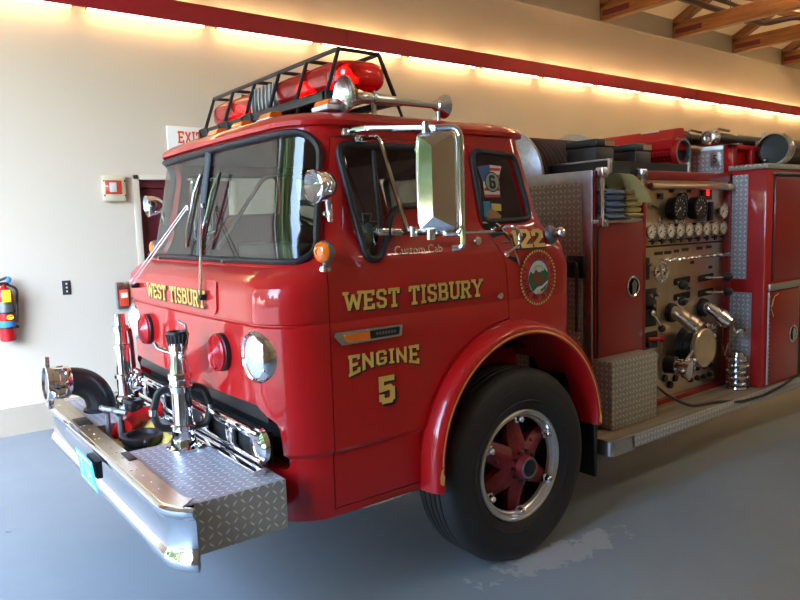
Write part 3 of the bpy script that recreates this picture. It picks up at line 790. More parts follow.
b = MB(); b.mi = 0; b.prism([(-.05, .035), (.0, .035), (.0, -.045), (-.05, -.045)], on_glass(-.07, 1.815), UX, gu, (0, -.001, 0)); b.mi = 1; b.prism([(.0, .02), (.07, .015), (.07, -.02), (.0, -.02)], on_glass(-.065, 1.82), UX, gu, (0, -.001, 0)); b.mi = 2; b.prism([(-.04, .01), (-.01, .03), (.03, .01), (.06, -.01), (.05, -.03), (-.04, -.03)], on_glass(-.06, 1.785), UX, gu, (0, -.002, 0))
b.build('window_sticker', ['bluelabel', 'yellow', 'tan'], cab, recalc=False)
b = MB(); mc = []
for k in range(4):
    a = k*PI/2
    for r, da in ((.028, -.5), (.062, -.42), (.055, 0), (.062, .42)): mc.append((r*math.cos(a+da+PI/2), r*1.15*math.sin(a+da+PI/2)))
b.tube([on_glass(-.845, 1.735)+UX*p[0]+gu*p[1] for p in mc], .0028, 5, True); b.torus(on_glass(-.845, 1.735), (0, 1, -.1), .022, .0025, 20, 5); b.box(on_glass(-.855, 1.715), on_glass(-.835, 1.755)+V((0, .001, 0)))
b.build('cross_decal', 'palegrey', cab_door)

# ------------------------------------------------------------------ bumper
bq = [V((-1.842+.18*(1-math.cos(a)), .088-.18*math.sin(a), 0)) for a in [math.radians(54-i*4.5) for i in range(13)]]
bp = bq+[V((p.x, 2*YC-p.y, 0)) for p in bq[::-1]]
fr = []
for i, p in enumerate(bp):
    d = (bp[min(i+1, len(bp)-1)]-bp[max(i-1, 0)]).normalized(); fr.append((p, V((-d.y, d.x, 0)) if (V((-d.y, d.x, 0))).dot(V((p.x+1.4, p.y-YC, 0))) > 0 else V((d.y, -d.x, 0)), V((0, 0, 1))))
prof = [(-.015, .742), (.0, .757), (.014, .757), (.024, .749), (.025, .736), (.018, .722), (.002, .712), (-.008, .70), (-.012, .63), (-.014, .582), (-.008, .568), (.0, .557), (.005, .545), (.005, .525), (-.002, .510), (-.014, .503), (-.028, .512), (-.03, .60), (-.02, .742)]
b = MB(); b.sweep(prof, fr, True, True); bump = b.build('front_bumper', 'chrome', truck, angle=40)
b = MB(); b.sweep([(.004, .758), (.004, .762), (-.075, .762), (-.075, .758)], fr[3:-3]); trim = b.build('bumper_top_trim', 'steel', bump)
b = MB()
for i in range(19):
    y = .2+i*.096
    for dx in ((-.02,) if i % 3 else (-.02, -.06)): b.sphere((-1.80+dx*.5, y, .762), .0045, 1, 1, .6, 8, 6)
b.build('bumper_rivet', 'chrome', bump)
b = MB(); b.box((-1.835, 1.36, .762), (-1.765, 1.52, .768), .002); b.box((-1.80, .62, .762), (-1.765, .75, .767), .002); b.build_each('bumper_step_plate', 'blk', bump)
# deck plate with a tray
x0, x1, zt = -1.775, -1.36, .738
b = MB(); TX0, TX1, TY0, TY1 = -1.765, -1.505, .83, 1.39
b.box((x0, .03, zt-.006), (x1, TY0, zt)); b.box((x0, TY1, zt-.006), (x1, 2*YC-.03, zt)); b.box((TX1, TY0, zt-.006), (x1, TY1, zt)); deck = b.build('bumper_deck', 'dp', truck)
b = MB(); b.box((-1.74, .02, .535), (x1, .028, zt)); b.box((-1.74, 2*YC-.028, .535), (x1, 2*YC-.02, zt)); b.build_each('bumper_side_plate', 'dp2', deck)
b = MB(); b.box((TX0, TY0, .655), (TX1, TY1, .665)); b.box((TX0-.008, TY0, .58), (TX0, TY1, zt)); b.box((TX1, TY0, .58), (TX1+.008, TY1, zt-.002)); b.box((TX0, TY0-.008, .58), (TX1, TY0, zt-.002)); b.box((TX0, TY1, .58), (TX1, TY1+.008, zt-.002)); b.build('hose_tray', 'alu', deck)
b = MB(); b.box((-1.74, .06, .54), (x1-.005, TY0-.02, .70)); b.box((-1.74, TY1+.02, .54), (x1-.005, 2*YC-.06, .70)); b.box((-1.6, .60, .55), (-1.2, .72, .68)); b.box((-1.6, 1.41, .55), (-1.2, 1.53, .68)); b.build_each('bumper_frame', 'dark', deck)
# licence plate
b = MB(); pl = V((-1.893, .985, .648)); lean = V((-.12, 0, 1)).normalized()
b.mi = 0; b.prism(fillet([(-.152, -.076), (.152, -.076), (.152, .076), (-.152, .076)], .012), pl, (0, -1, 0), lean, (-.003, 0, 0))
b.mi = 1; text_mb(b, '7 04', pl+V((-.004, 0, 0))-lean*.005, (0, -1, 0), lean, .115)
b.mi = 1; b.prism([(-.135, .05), (.135, .05), (.135, .066), (-.135, .066)], pl+V((-.0035, 0, 0)), (0, -1, 0), lean, (-.0008, 0, 0)); b.prism([(-.135, -.066), (.135, -.066), (.135, -.058), (-.135, -.058)], pl+V((-.0035, 0, 0)), (0, -1, 0), lean, (-.0008, 0, 0))
b.mi = 2
for y in (-.1, .1): b.sphere(pl+V((-.005, y, .062)), .006, u=8, v=6)
b.build('license_plate', ['plate', 'white', 'grey'], bump, recalc=False)
b = MB(); b.box((-1.872, .90, .62), (-1.845, 1.07, .70)); b.build('plate_bracket', 'blk', bump)

# front suction elbow on the bumper deck
ep = [V((-1.63, 1.74, .735)), V((-1.63, 1.74, .755))]+[V((-1.795+.165*math.cos(a), 1.74, .765+.165*math.sin(a))) for a in [PI/2*i/14 for i in range(15)]]
b = MB(); b.tube(ep, .078, 24); b.lathe([(.095, 0), (.095, .012), (.082, .02)], (-1.63, 1.74, .738), (0, 0, 1), 28); elb = b.build('suction_elbow', 'black', truck)
b = MB(); b.lathe([(.082, 0), (.086, .01), (.086, .03), (.080, .035), (.080, .06), (.088, .065), (.088, .095), (.10, .10), (.10, .125), (.088, .127), (.08, .08), (.076, .02)], (-1.785, 1.74, .932), (-1, 0, .04), 32, False, True)
for k in range(6):
    a = k*PI/3; p = V((-1.835, 1.74+.085*math.cos(a), .933+.085*math.sin(a))); b.box(p-V((.03, .012, .012)), p+V((.03, .012, .012)), .004)
b.box((-1.905, 1.728, 1.02), (-1.88, 1.752, 1.085), .006); b.box((-1.905, 1.73, .79), (-1.875, 1.75, .84), .006); b.build('suction_coupling', 'chrome', elb)
b = MB(); b.lathe([(.082, 0), (.0, .004)], (-1.898, 1.74, .937), (-1, 0, .04), 28); b.build('suction_screen', 'grey', elb)
# ------------------------------------------------------------------ wipers, spot lamps, turn signal, mirror
def wiper(pv, el, tip0, tip1):
    pv, el, tip0, tip1 = map(V, (pv, el, tip0, tip1))
    b = MB(); b.cyl(pv+V((.03, 0, 0)), pv+V((-.012, 0, 0)), .014); b.sphere(pv+V((-.012, 0, 0)), .013, u=10, v=8); w = b.build('wiper', 'blk', truck)
    dv = (el-pv).normalized(); sd = dv.cross(V((1, 0, 0))).normalized()*.02
    b = MB(); b.tube([pv+V((-.012, 0, 0)), pv+dv*.05+V((-.016, 0, 0)), el+V((-.018, 0, 0))], .0042, 6); b.tube([pv+sd*1.8+V((-.012, 0, 0)), pv+dv*.05+sd*1.4+V((-.014, 0, 0)), el+sd+V((-.016, 0, 0))], .0036, 6)
    b.box(el-V((.022, .012, .015)), el+V((-.005, .012, .015)), .003); b.build('wiper_arm', 'chrome', w)
    b = MB(); c = (tip0+tip1)/2+V((-.022, 0, 0)); b.tube([tip0+V((-.008, 0, 0)), tip0*.75+tip1*.25+V((-.024, 0, 0)), c, tip0*.25+tip1*.75+V((-.024, 0, 0)), tip1+V((-.008, 0, 0))], .006, 6); b.build('blade_frame', 'chrome', w)
    b = MB(); b.tube([tip0, (tip0+tip1)/2+V((-.004, 0, 0)), tip1], .006, 6); b.build('blade_rubber', 'blk', w)
def ws(y, z, d=.02):
    s = (YC-y)*.8/(YC-row(z)[1]-row(z)[3]); return S(s, z)+SN(s, z)*d
wiper((-1.405, 1.705, 1.44), ws(1.20, 1.865), ws(1.09, 2.03), ws(1.19, 1.66))
wiper((-1.405, .66, 1.44), ws(1.0, 1.865), ws(.85, 2.025), ws(.985, 1.655))
for k in range(2):
    b = MB(); p = ws(.62 if k else 1.5, 1.60, .0); p = V((-1.32, p.y, 1.592)); b.lathe([(.01, 0), (.008, .012), (.003, .016)], p, (0, 0, 1), 10); b.build('washer_nozzle', 'chrome', truck)
def spot(near):
    ym = (lambda y: y) if near else (lambda y: 2*YC-y); sg = -1 if near else 1
    c = V((-1.145, ym(.02), 1.912)); ax = V((-.95, sg*.05, -.10)).normalized(); q = .84
    b = MB(); b.lathe([(r*q, h*q) for r, h in ((.004, -.095), (.03, -.088), (.055, -.066), (.074, -.02), (.078, .02), (.082, .024), (.082, .036), (.076, .04))], c, ax, 32, True, False); s_ = b.build('spot_lamp', 'chrome', truck)
    b = MB(); b.lathe([(.076*q, .038*q), (.05*q, .0), (.02*q, -.03*q)], c, ax, 28, False, True); b.build('reflector', 'frostmirror', s_)
    b = MB(); b.lathe([(.077*q, .037*q), (.05*q, .048*q), (.0, .054*q)], c, ax, 28, False, False); b.build('lens', 'lampglass', s_)
    b = MB(); p = c-ax*.05; b.tube([p, V((-1.085, ym(.055), 1.85)), V((-1.075, ym(.065), 1.80))], .012, 8); b.lathe([(.022, 0), (.018, .018)], (-1.07, ym(.085), 1.80), (-.3, sg, 0), 14); b.box(V((-1.085, ym(.06)-.010, 1.765)), V((-1.065, ym(.06)+.010, 1.84)), .005); b.build('lamp_bracket', 'chrome', s_)
spot(1); spot(0)
def signal(near):
    ym = (lambda y: y) if near else (lambda y: 2*YC-y); q = .86
    c = V((-1.145, ym(.01), 1.645)); ax = V((-.9, -.28 if near else .28, 0)).normalized()
    b = MB(); b.lathe([(r*q, h) for r, h in ((.045, -.03), (.052, -.022), (.054, -.002), (.05, .004))], c, ax, 28); b.cyl(c+V((.01, 0, -.04)), c+V((.015, .01 if near else -.01, -.07)), .012, .018); s_ = b.build('turn_signal', 'grey', truck)
    b = MB(); b.lathe([(r*q, h) for r, h in ((.050, .0), (.049, .012), (.035, .024), (.02, .028), (.018, .024), (.0, .026))], c, ax, 28, False, False); b.build('amber_lens', 'amber', s_)
    b = MB(); b.lathe([(.026, 0), (.02, .014), (.01, .018)], c+V((.006, 0, -.068)), (-.3, -.5 if near else .5, 1), 16); b.build('lamp_foot', 'chrome', s_)
signal(1); signal(0)

def mirror(near):
    ym = (lambda p: V(p)) if near else (lambda p: V((p[0], 2*YC-p[1], p[2])))
    c = V((-.75, -.25, 1.915)); nrm = V((-.80, -.60, 0)); t = V((.6, -.8, 0)); up = V((0, 0, 1))
    def rr(w, h, d, r): return [c+t*p[0]+up*p[1]+nrm*d for p in fillet([(-w, -h), (w, -h), (w, h), (-w, h)], r, 6)]
    b = MB(); R = []
    for w, h, d, r in ((.074, .194, -.03, .046), (.087, .206, -.024, .05), (.090, .209, -.012, .052), (.087, .206, .0, .05), (.076, .194, .006, .044)):
        R.append([b.bm.verts.new(ym(p)) for p in rr(w, h, d, r)])
    for A, B in zip(R, R[1:]): b.bridge(A, B)
    b.face(R[0]); b.face(R[-1]); m = b.build('side_mirror', 'chrome', truck, angle=50)
    b = MB(); q = [(-.072, -.187, .007), (.072, -.187, .007), (.072, .187, .007), (-.072, .187, .007), (-.012, -.14, .03), (-.012, .14, .03)]
    vs = [b.bm.verts.new(ym(c+t*p[0]+up*p[1]+nrm*p[2])) for p in q]
    for f in ((0, 1, 4), (1, 2, 5, 4), (2, 3, 5), (3, 0, 4, 5)): b.face([vs[i] for i in f])
    b.build('mirror_back', 'frostmirror', m, smooth=False)
    b = MB(); vs = [b.bm.verts.new(ym(p)) for p in rr(.072, .189, -.031, .042)]; b.face(vs); b.build('mirror_glass', 'frostmirror', m)
    to = c+t*.102
    path = fillet([(-.925, .12, 2.152), (-.90, .03, 2.155), c+up*.217, to+up*.217, to-up*.212, c-up*.212+t*.03, (-.70, .06, 1.712)], [0, .03, .05, .07, .07, .03, 0], 8, closed=False)
    b = MB(); b.tube([ym(p) for p in path], .013, 10)
    b.tube([ym(p) for p in fillet([to-up*.15, to-up*.27, c-up*.272+t*.06], .08, 8, closed=False)], .012, 8)
    b.build('mirror_arm', 'chrome', m)
    b = MB(); b.tube([ym(p) for p in fillet([(-.86, .12, 2.125), (-.84, .02, 2.125), (-.735, -.03, 1.715)], .04, closed=False)], .011, 8); b.build('mirror_brace', 'chrome', m)
    b = MB()
    for k, p in enumerate(((-.925, .125, 2.15), (-.86, .13, 2.125), (-.73, .068, 1.712), (-.80, .07, 1.715))): p = ym(p); b.box(p-V((.03, .012, .016)), p+V((.03, .02, .016)), .005)
    for p in (c+up*.219-t*.04, (-.72, -.05, 1.714), c-up*.212-t*.03): p = ym(p); b.cyl(p-V((0, 0, .022)), p+V((0, 0, .022)), .019)
    b.cyl(ym(c+up*.204), ym(c+up*.217), .012); b.cyl(ym(c-up*.204), ym(c-up*.212), .012)
    b.build_each('mirror_mount', 'chrome2', m)
mirror(1); mirror(0)

# ------------------------------------------------------------------ roof rack, light bar, air horn, marker lamps
def roof_z(x, y): return 2.285
RY0, RY1, RZ0, RZ1 = .33, 1.765, 2.345, 2.555
b = MB(); r = .011
ys = [RY0+(RY1-RY0)*i/5 for i in range(6)]
for i, y in enumerate(ys):
    b.tube([(-.90, y, RZ0), (-.825, y, RZ1), (-.60, y, RZ1), (-.50, y, RZ0)] if i in (0, 5) else [(-.90, y, RZ0), (-.825, y, RZ1), (-.60, y, RZ1)], r, 8)
for x, z in ((-.825, RZ1), (-.60, RZ1)): b.tube([(x, RY0, z), (x, RY1, z)], r, 8)
rack = b.build('roof_rack', 'blk', truck)
b = MB(); b.box((-.925, RY0-.03, RZ0-.028), (-.885, RY1+.03, RZ0+.014), .004); b.box((-.53, RY0-.03, RZ0-.02), (-.49, RY1+.03, RZ0+.012), .004)
for y in (RY0-.02, RY1+.02): b.box((-.925, y-.018, RZ0-.028), (-.49, y+.018, RZ0+.014), .004)
for y in (.8, 1.33): b.box((-.9, y-.02, RZ0-.02), (-.5, y+.02, RZ0+.005), .004)
b.build('rack_base', 'blk', rack)
b = MB()
for y in (.36, .62, 1.06, 1.5, 1.77):
    for x in (-.905, -.51): b.tube([(x, y-.05, RZ0-.02), (x-.03 if x < -.6 else x+.03, y-.05, 2.262), ], .008, 6)
b.build_each('rack_foot', 'blk', rack)
b = MB()
for i in range(3): y = 1.76-i*.3; b.tube(fillet([(-.925, y, RZ0-.05), (-.935, y, RZ0+.01), (-.935, y-.11, RZ0+.01), (-.925, y-.11, RZ0-.05)], .012, closed=False), .006, 6)
b.build_each('rack_bracket', 'blk', rack)
# light bar: two red domes on a silver centre
def capsule(b, y0, y1, r0, rnd0, rnd1, zc, n=24, w=.148, h=.077):
    pr = []
    if rnd0: pr += [(math.sin(a), y0-rnd0*math.cos(a)+rnd0) for a in [PI/2*i/8 for i in range(1, 9)]]
    else: pr += [(1, y0)]
    if rnd1: pr += [(math.cos(a), y1-rnd1+rnd1*math.sin(a)) for a in [PI/2*i/8 for i in range(8)]]
    else: pr += [(1, y1)]
    R = []
    for k, y in pr:
        ring = []
        for i in range(n):
            a = 2*PI*i/n; cx, cz = math.cos(a), math.sin(a); e = .62
            ring.append(b.bm.verts.new((-.70+w*k**.6*math.copysign(abs(cx)**e, cx), y, zc+h*k**.6*math.copysign(abs(cz)**e, cz))))
        R.append(ring)
    for A, B in zip(R, R[1:]): b.bridge(A, B)
    b.face(R[0]); b.face(R[-1])
zc = 2.448
b = MB(); b.box((-.82, .36, 2.35), (-.58, 1.77, 2.372), .006); b.box((-.83, .9, 2.36), (-.57, 1.23, 2.375), .004); lb = b.build('light_bar', 'blk', truck)
b = MB(); capsule(b, .27, .905, 0, .17, 0, zc); b.build('red_dome', 'reddome', lb, angle=60)
b = MB(); capsule(b, 1.21, 1.85, 0, 0, .17, zc); b.build('red_dome', 'reddome', lb, angle=60)
b = MB(); capsule(b, .905, 1.21, 0, 0, 0, zc, w=.146, h=.075)
for k in range(7): y = .93+k*.043; b.box((-.852, y, zc-.06), (-.548, y+.012, zc+.06))
b.build('speaker_section', 'alu', lb, angle=60)
b = MB(); b.box((-.80, .93, 2.372), (-.60, 1.185, 2.52), .02); b.build('siren_speaker', 'chrome2', lb)
for y in (.40, .58, .78, 1.33, 1.53, 1.70):
    b = MB(); o = V((-.70, y, zc-.01)); b.lathe([(.062, .07), (.05, .03), (.02, .0)], o+V((.0, 0, 0)), (-.85, -.5, 0) if y in (.4, .78, 1.53) else (-.6, .8, 0), 18, False, True); b.cyl((-.70, y, 2.37), (-.70, y, zc-.03), .03); rot = b.build('rotating_beacon', 'chrome', lb)
    b = MB(); b.sphere(o+V((-.03, -.015, 0)), .022, u=12, v=8); b.build('bulb', 'bulb', lb)
for y in (.49, .68, 1.43, 1.62): b = MB(); b.box((-.80, y-.004, 2.372), (-.60, y+.004, 2.53), .002); b.build('mirror_divider', 'reddome', lb)
# amber cab marker lamps along the roof front
for y in (.30, .74, 1.065, 1.39, 1.83):
    xx = -.99 if .5 < y < 1.7 else -.93; z0_ = 2.262
    b = MB(); b.box((xx-.03, y-.07, z0_), (xx+.06, y+.07, z0_+.022), .005); ml = b.build('roof_marker', 'white', truck)
    b = MB(); b.prism(fillet([(-.025, z0_+.02), (.05, z0_+.02), (.045, z0_+.05), (-.01, z0_+.05)], .01), (xx, y-.06, 0), (1, 0, 0), (0, 0, 1), (0, .12, 0)); b.build('amber_lens', 'amber', ml)
# chrome air horns on the roof, one each side
for yy in (.20,):
    z = 2.322
    b = MB(); b.lathe([(.082, -.02), (.084, -.012), (.07, .01), (.045, .035), (.028, .08), (.022, .14), (.016, .50), (.022, .51), (.022, .52), (.03, .525), (.034, .545), (.056, .567), (.058, .577), (.042, .585), (.0, .588)], (-.88, yy, z), (1, 0, -.012), 28, False, True); h = b.build('air_horn', 'chrome', truck)
    b = MB(); b.lathe([(.078, -.018), (.05, .004), (.02, .02), (.0, .022)], (-.88, yy, z), (1, 0, -.012), 28, False, False); b.build('horn_mouth', 'chrome2', h)
    b = MB(); b.lathe([(.079, -.019), (.05, -.026), (.0, -.029)], (-.88, yy, z), (1, 0, -.012), 28, False, False); b.build('lamp_lens', 'lampglass', h)
    b = MB(); b.cyl((-.73, yy, 2.20), (-.73, yy, z), .012); b.cyl((-.345, yy+.0, 2.18), (-.345, yy, z-.02), .012)
    for x in (-.73, -.345): b.lathe([(.028, 0), (.016, .02)], (x, yy, 2.195), (0, 0, 1), 14)
    b.torus((-.73, yy, z), (1, 0, 0), .026, .008, 16, 6); b.build_each('horn_mount', 'chrome2', h)

# ------------------------------------------------------------------ pump body
BY = .23        # near side of the pump housing
b = MB(); b.box((.90, BY+.12, .70), (2.55, 2*YC-BY, 2.02)); b.box((.90, BY, .86), (1.42, BY+.14, 1.735)); b.build('pump_housing', 'red2', truck)
b = MB(); b.box((.885, BY, .55), (.90, 2*YC-BY, 2.035), .003); bk = b.build('front_bulkhead', 'alu', truck)
b = MB(); b.box((.879, BY+.065, .60), (.886, 2*YC-BY-.065, 1.965)); b.build('bulkhead_plate', 'dp2', bk)
b = MB(); b.tube(fillet([(.885, .42, 1.48), (.83, .42, 1.48), (.83, .30, 1.48), (.83, .30, 1.05)], .03, closed=False), .012, 8); b.box((.86, .27, 1.38), (.885, .40, 1.52), .006); b.build('wiring_box', 'blk', bk)
# corner panel with latch and hinge
b = MB(); b.box((.905, BY-.012, .87), (1.408, BY+.01, 1.715), .004); cp = b.build('corner_panel', 'red2', truck)
b = MB(); b.tube([(.925, BY-.014, .88), (.925, BY-.014, 1.71)], .007, 6)
for i in range(26): b.box((.917, BY-.021, .89+i*.032), (.933, BY-.010, .905+i*.032))
b.build('piano_hinge', 'blk', cp)
def latch(par, x, z, y, r=.062):
    b = MB(); b.mi = 0; b.torus((x, y, z), (0, 1, 0), r, .009, 28, 6); b.mi = 1; b.prism(circ(r*.95, 28), (x, y+.004, z), (1, 0, 0), (0, 0, 1), (0, -.002, 0)); b.mi = 0; b.prism(fillet([(-.02, -.05), (.012, -.05), (.03, .02), (-.005, .05), (-.03, .02)], .01), (x, y, z), (1, 0, 0), (0, 0, 1), (0, -.012, 0)); b.build('latch', ['chrome', 'dark'], par)
latch(cp, 1.295, 1.30, BY-.014)
# crosslay opening above it: frame, rails and tray
b = MB(); b.box((.90, BY, 1.715), (1.415, 2*YC-BY, 1.735), .003); b.box((1.415, BY, 1.715), (1.43, 2*YC-BY, 2.03)); b.build('crosslay_tray', 'alu', truck)
b = MB(); b.box((.90, BY-.01, 1.712), (1.415, BY+.004, 1.738), .003); b.build('crosslay_trim', 'chrome2', truck)
for x in (.95, 1.355):
    b = MB(); b.tube([(x, BY-.03, 1.735 if x < 1 else 1.88), (x, BY-.03, 2.01)], .017, 12); b.build('crosslay_roller', 'chrome', truck)
    b = MB()
    for z in ((1.725, 2.02) if x < 1 else (2.02,)): b.box((x-.033, BY-.055, z-.032), (x+.033, BY-.002, z+.032), .008); b.lathe([(.016, 0), (.016, .012)], (x, BY-.055, z), (0, -1, 0), 12)
    b.build_each('roller_block', 'chrome2', truck)
b = MB(); b.box((.905, BY-.004, 1.72), (.93, BY+.01, 2.035)); b.build('corner_post', 'red2', truck)
b = MB(); b.box((.98, BY+.10, 1.735), (1.12, BY+.11, 2.03)); b.box((1.17, BY+.30, 1.735), (1.40, BY+.31, 2.035)); b.build_each('crosslay_divider', 'alu', truck)

# pump operator's panel
PY = .262
b = MB(); b.box((1.42, PY, .46), (2.53, PY+.02, 2.0)); pan = b.build('pump_panel', 'steel', truck)
b = MB(); b.box((1.405, BY-.01, 1.985), (2.55, PY+.1, 2.045), .004); b.box((2.505, BY-.01, .45), (2.55, PY+.1, 2.045), .004); b.box((1.405, BY-.01, .45), (2.55, PY+.02, .485), .004); b.box((1.405, BY-.012, .87), (1.44, PY+.02, 2.03), .004); b.build('panel_frame', 'red2', pan)
b = MB(); b.tube([(1.475, PY-.05, 1.945), (2.50, PY-.05, 1.945)], .022, 12); b.mi = 1; b.tube([(2.43, PY-.05, 1.945), (2.515, PY-.05, 1.945)], .024, 12); b.mi = 0; b.box((1.46, PY-.03, 1.96), (2.5, PY, 1.985)); b.build('panel_light', ['steel', 'white'], pan)
b = MB(); b.tube([(1.445, PY-.001, 1.545), (2.5, PY-.001, 1.545)], .006, 6); b.tube([(1.445, PY-.001, 1.548), (2.5, PY-.001, 1.548)], .004, 6); b.build('panel_seam', 'dark', pan)
b = MB(); b.mi = 0
def gauge(x, z, r, dark=False, depth=.04):
    b = MB(); b.mi = 0; b.lathe([(r, 0), (r, depth), (r*1.06, depth+.004), (r*1.06, depth+.012), (r*.92, depth+.014), (r*.9, depth+.006)], (x, PY, z), (0, -1, 0), 28, True, False)
    b.mi = 1; b.prism(circ(r*.92, 28), (x, PY-depth-.006, z), (1, 0, 0), (0, 0, 1), (0, -.001, 0))
    b.mi = 2
    for k in range(11):
        a = math.radians(225-k*27); u = V((math.cos(a), 0, math.sin(a))); w = V((-math.sin(a), 0, math.cos(a)))
        b.prism([(r*.66, -.0022), (r*.84, -.0022), (r*.84, .0022), (r*.66, .0022)], (x, PY-depth-.0075, z), u, w, (0, -.001, 0))
    a = math.radians(215); u = V((math.cos(a), 0, math.sin(a))); w = V((-math.sin(a), 0, math.cos(a)))
    b.prism([(-.1*r, -.004), (.6*r, -.002), (.6*r, .002), (-.1*r, .004)], (x, PY-depth-.0075, z), u, w, (0, -.001, 0)); b.prism(circ(r*.12, 10), (x, PY-depth-.0075, z), (1, 0, 0), (0, 0, 1), (0, -.002, 0))
    b.mi = 0
    g = b.build('gauge', ['blk' if dark else 'chrome', 'blk' if dark else 'cream', 'white' if dark else 'dark'], pan, recalc=True); return g
for i in range(9): gauge(1.493+i*.1145, 1.648, .049)
gauge(1.80, 1.795, .078, True, .06); gauge(2.065, 1.797, .078, True, .06); gauge(2.41, 1.772, .055)
gauge(1.915, 1.855, .05, True, .015)
for x, z in ((1.655, 1.72), (1.855, 1.715), (1.92, 1.72)): b = MB(); b.lathe([(.026, 0), (.024, .014), (.012, .016)], (x, PY, z), (0, -1, 0), 18); b.build('drain_knob', 'chrome2', pan)
b = MB()
for i in range(9): x = 1.493+i*.1145+.045; b.lathe([(.006, 0), (.006, .02), (.016, .022), (.016, .034)], (x, PY, 1.582), (0, -1, 0), 10); b.box((x-.008, PY-.03, 1.56), (x+.008, PY-.02, 1.59))
b.build_each('gauge_valve', 'blk', pan)
b = MB(); b.mi = 0
for x0_, z, w in ((1.60, 1.485, .10), (1.72, 1.485, .085), (1.84, 1.49, .06), (1.94, 1.495, .085), (2.13, 1.497, .08), (2.26, 1.5, .075), (1.77, 1.905, .06), (1.99, 1.905, .055), (1.69, 1.345, .055), (2.05, 1.40, .05), (2.3, 1.35, .05), (2.0, 1.215, .05), (2.24, .80, .05), (2.02, .62, .18)): b.box((x0_, PY-.003, z), (x0_+w, PY, z+.022))
b.box((1.625, PY-.004, 1.86), (1.70, PY, 1.90), .002); b.build_each('label_plate', 'labelgrey', pan)
b = MB(); b.box((1.63, PY-.02, 1.875), (1.65, PY, 1.89)); b.tube([(1.55, PY-.01, 1.82), (1.575, PY-.04, 1.80), (1.61, PY-.02, 1.80)], .008, 6); b.build('toggle_switch', 'blk', pan)
b = MB(); b.mi = 0; b.box((2.17, PY-.02, 1.855), (2.30, PY, 1.955), .004); b.mi = 1
for x in (2.225, 2.25): b.box((x-.006, PY-.022, 1.885), (x+.006, PY-.0205, 1.93))
b.build('digital_readout', ['blk', 'led'], pan)
for x in (2.165, 2.29):
    b = MB(); b.box((x-.05 if x < 2.2 else x-.03, PY-.025, 1.70), (x+.05 if x < 2.2 else x+.03, PY, 1.84), .008); b.tube([(x-.03, PY-.03, 1.72), (x-.03, PY-.03, 1.83)], .006, 6); b.build('breaker_box', 'grey' if x < 2.2 else 'blk', pan)
# row of pull handles on a rod
b = MB(); pts = [(1.62+i*.014, PY-.05, 1.448+.004*math.sin(i*.8)) for i in range(65)]; b.tube(pts, .007, 8)
for i in range(9): x = 1.66+i*.103; b.sphere((x, PY-.055, 1.45), .018, 1.7, 1, .9, 12, 8); b.cyl((x, PY, 1.45), (x, PY-.05, 1.45), .008)
b.build('pull_handle', 'chrome', pan)
b = MB(); b.torus((1.575, PY-.07, 1.375), (0.1, 1, 0), .062, .010, 28, 8); b.cyl((1.575, PY, 1.375), (1.575, PY-.08, 1.375), .016)
for k in range(4): a = k*PI/2+.4; b.tube([(1.575, PY-.07, 1.375), (1.575+.06*math.cos(a), PY-.07, 1.375+.06*math.sin(a))], .006, 6)
b.build('valve_wheel', 'chrome', pan)
for z in (1.288, 1.178):
    for x0_ in (1.84, 2.16):
        b = MB(); b.prism(fillet([(x0_, z-.028), (x0_+.21, z-.02), (x0_+.21, z+.028), (x0_, z+.02)], .02), (0, PY+.0, 0), (1, 0, 0), (0, 0, 1), (0, -.004, 0)); b.build('valve_slot', 'dark', pan)
        b = MB(); b.mi = 0; hx = x0_+.03 if x0_ < 2 else x0_+.10; b.tube([(hx, PY, z), (hx-.11, PY-.12, z-.012)] if x0_ < 2 else [(hx, PY, z), (hx+.06, PY-.14, z+.006)], .009, 8)
        p = V((hx-.11, PY-.12, z-.012)) if x0_ < 2 else V((hx+.06, PY-.14, z+.006)); b.mi = 1; b.sphere(p, .036, 1.25, .8, .9, 16, 10); b.build('valve_lever', ['chrome', 'blk'], pan)
b = MB()
for z in (1.40, 1.19, 1.08): b.box((1.475, PY-.012, z-.075), (1.62 if z < 1.3 else 1.535, PY, z+.075), .006)
b.build_each('control_plate', 'blk', pan)
b = MB(); b.mi = 0; b.sphere((1.54, PY-.03, 1.10), .022, u=12, v=8); b.tube([(1.54, PY-.03, 1.10), (1.60, PY-.06, 1.0)], .008, 6); b.mi = 1; b.sphere((1.605, PY-.06, .99), .026, u=12, v=8); b.mi = 2; b.tube([(1.5, PY-.02, .925), (1.60, PY-.05, .92)], .012, 8); b.sphere((1.62, PY-.055, .915), .022, u=10, v=8); b.mi = 0
for x, z in ((1.51, 1.43), (1.52, 1.22), (1.56, 1.2), (1.55, 1.15), (1.6, 1.22)): b.lathe([(.014, 0), (.012, .03)], (x, PY-.012, z), (0, -1, 0), 10)
b.build_each('throttle_lever', ['chrome', 'blk', 'redlens'], pan)
b = MB(); b.box((1.47, PY-.008, .85), (1.64, PY, .97), .004); b.box((1.50, PY-.03, .87), (1.55, PY, .90)); b.build('switch_plate', 'labelgrey', pan)
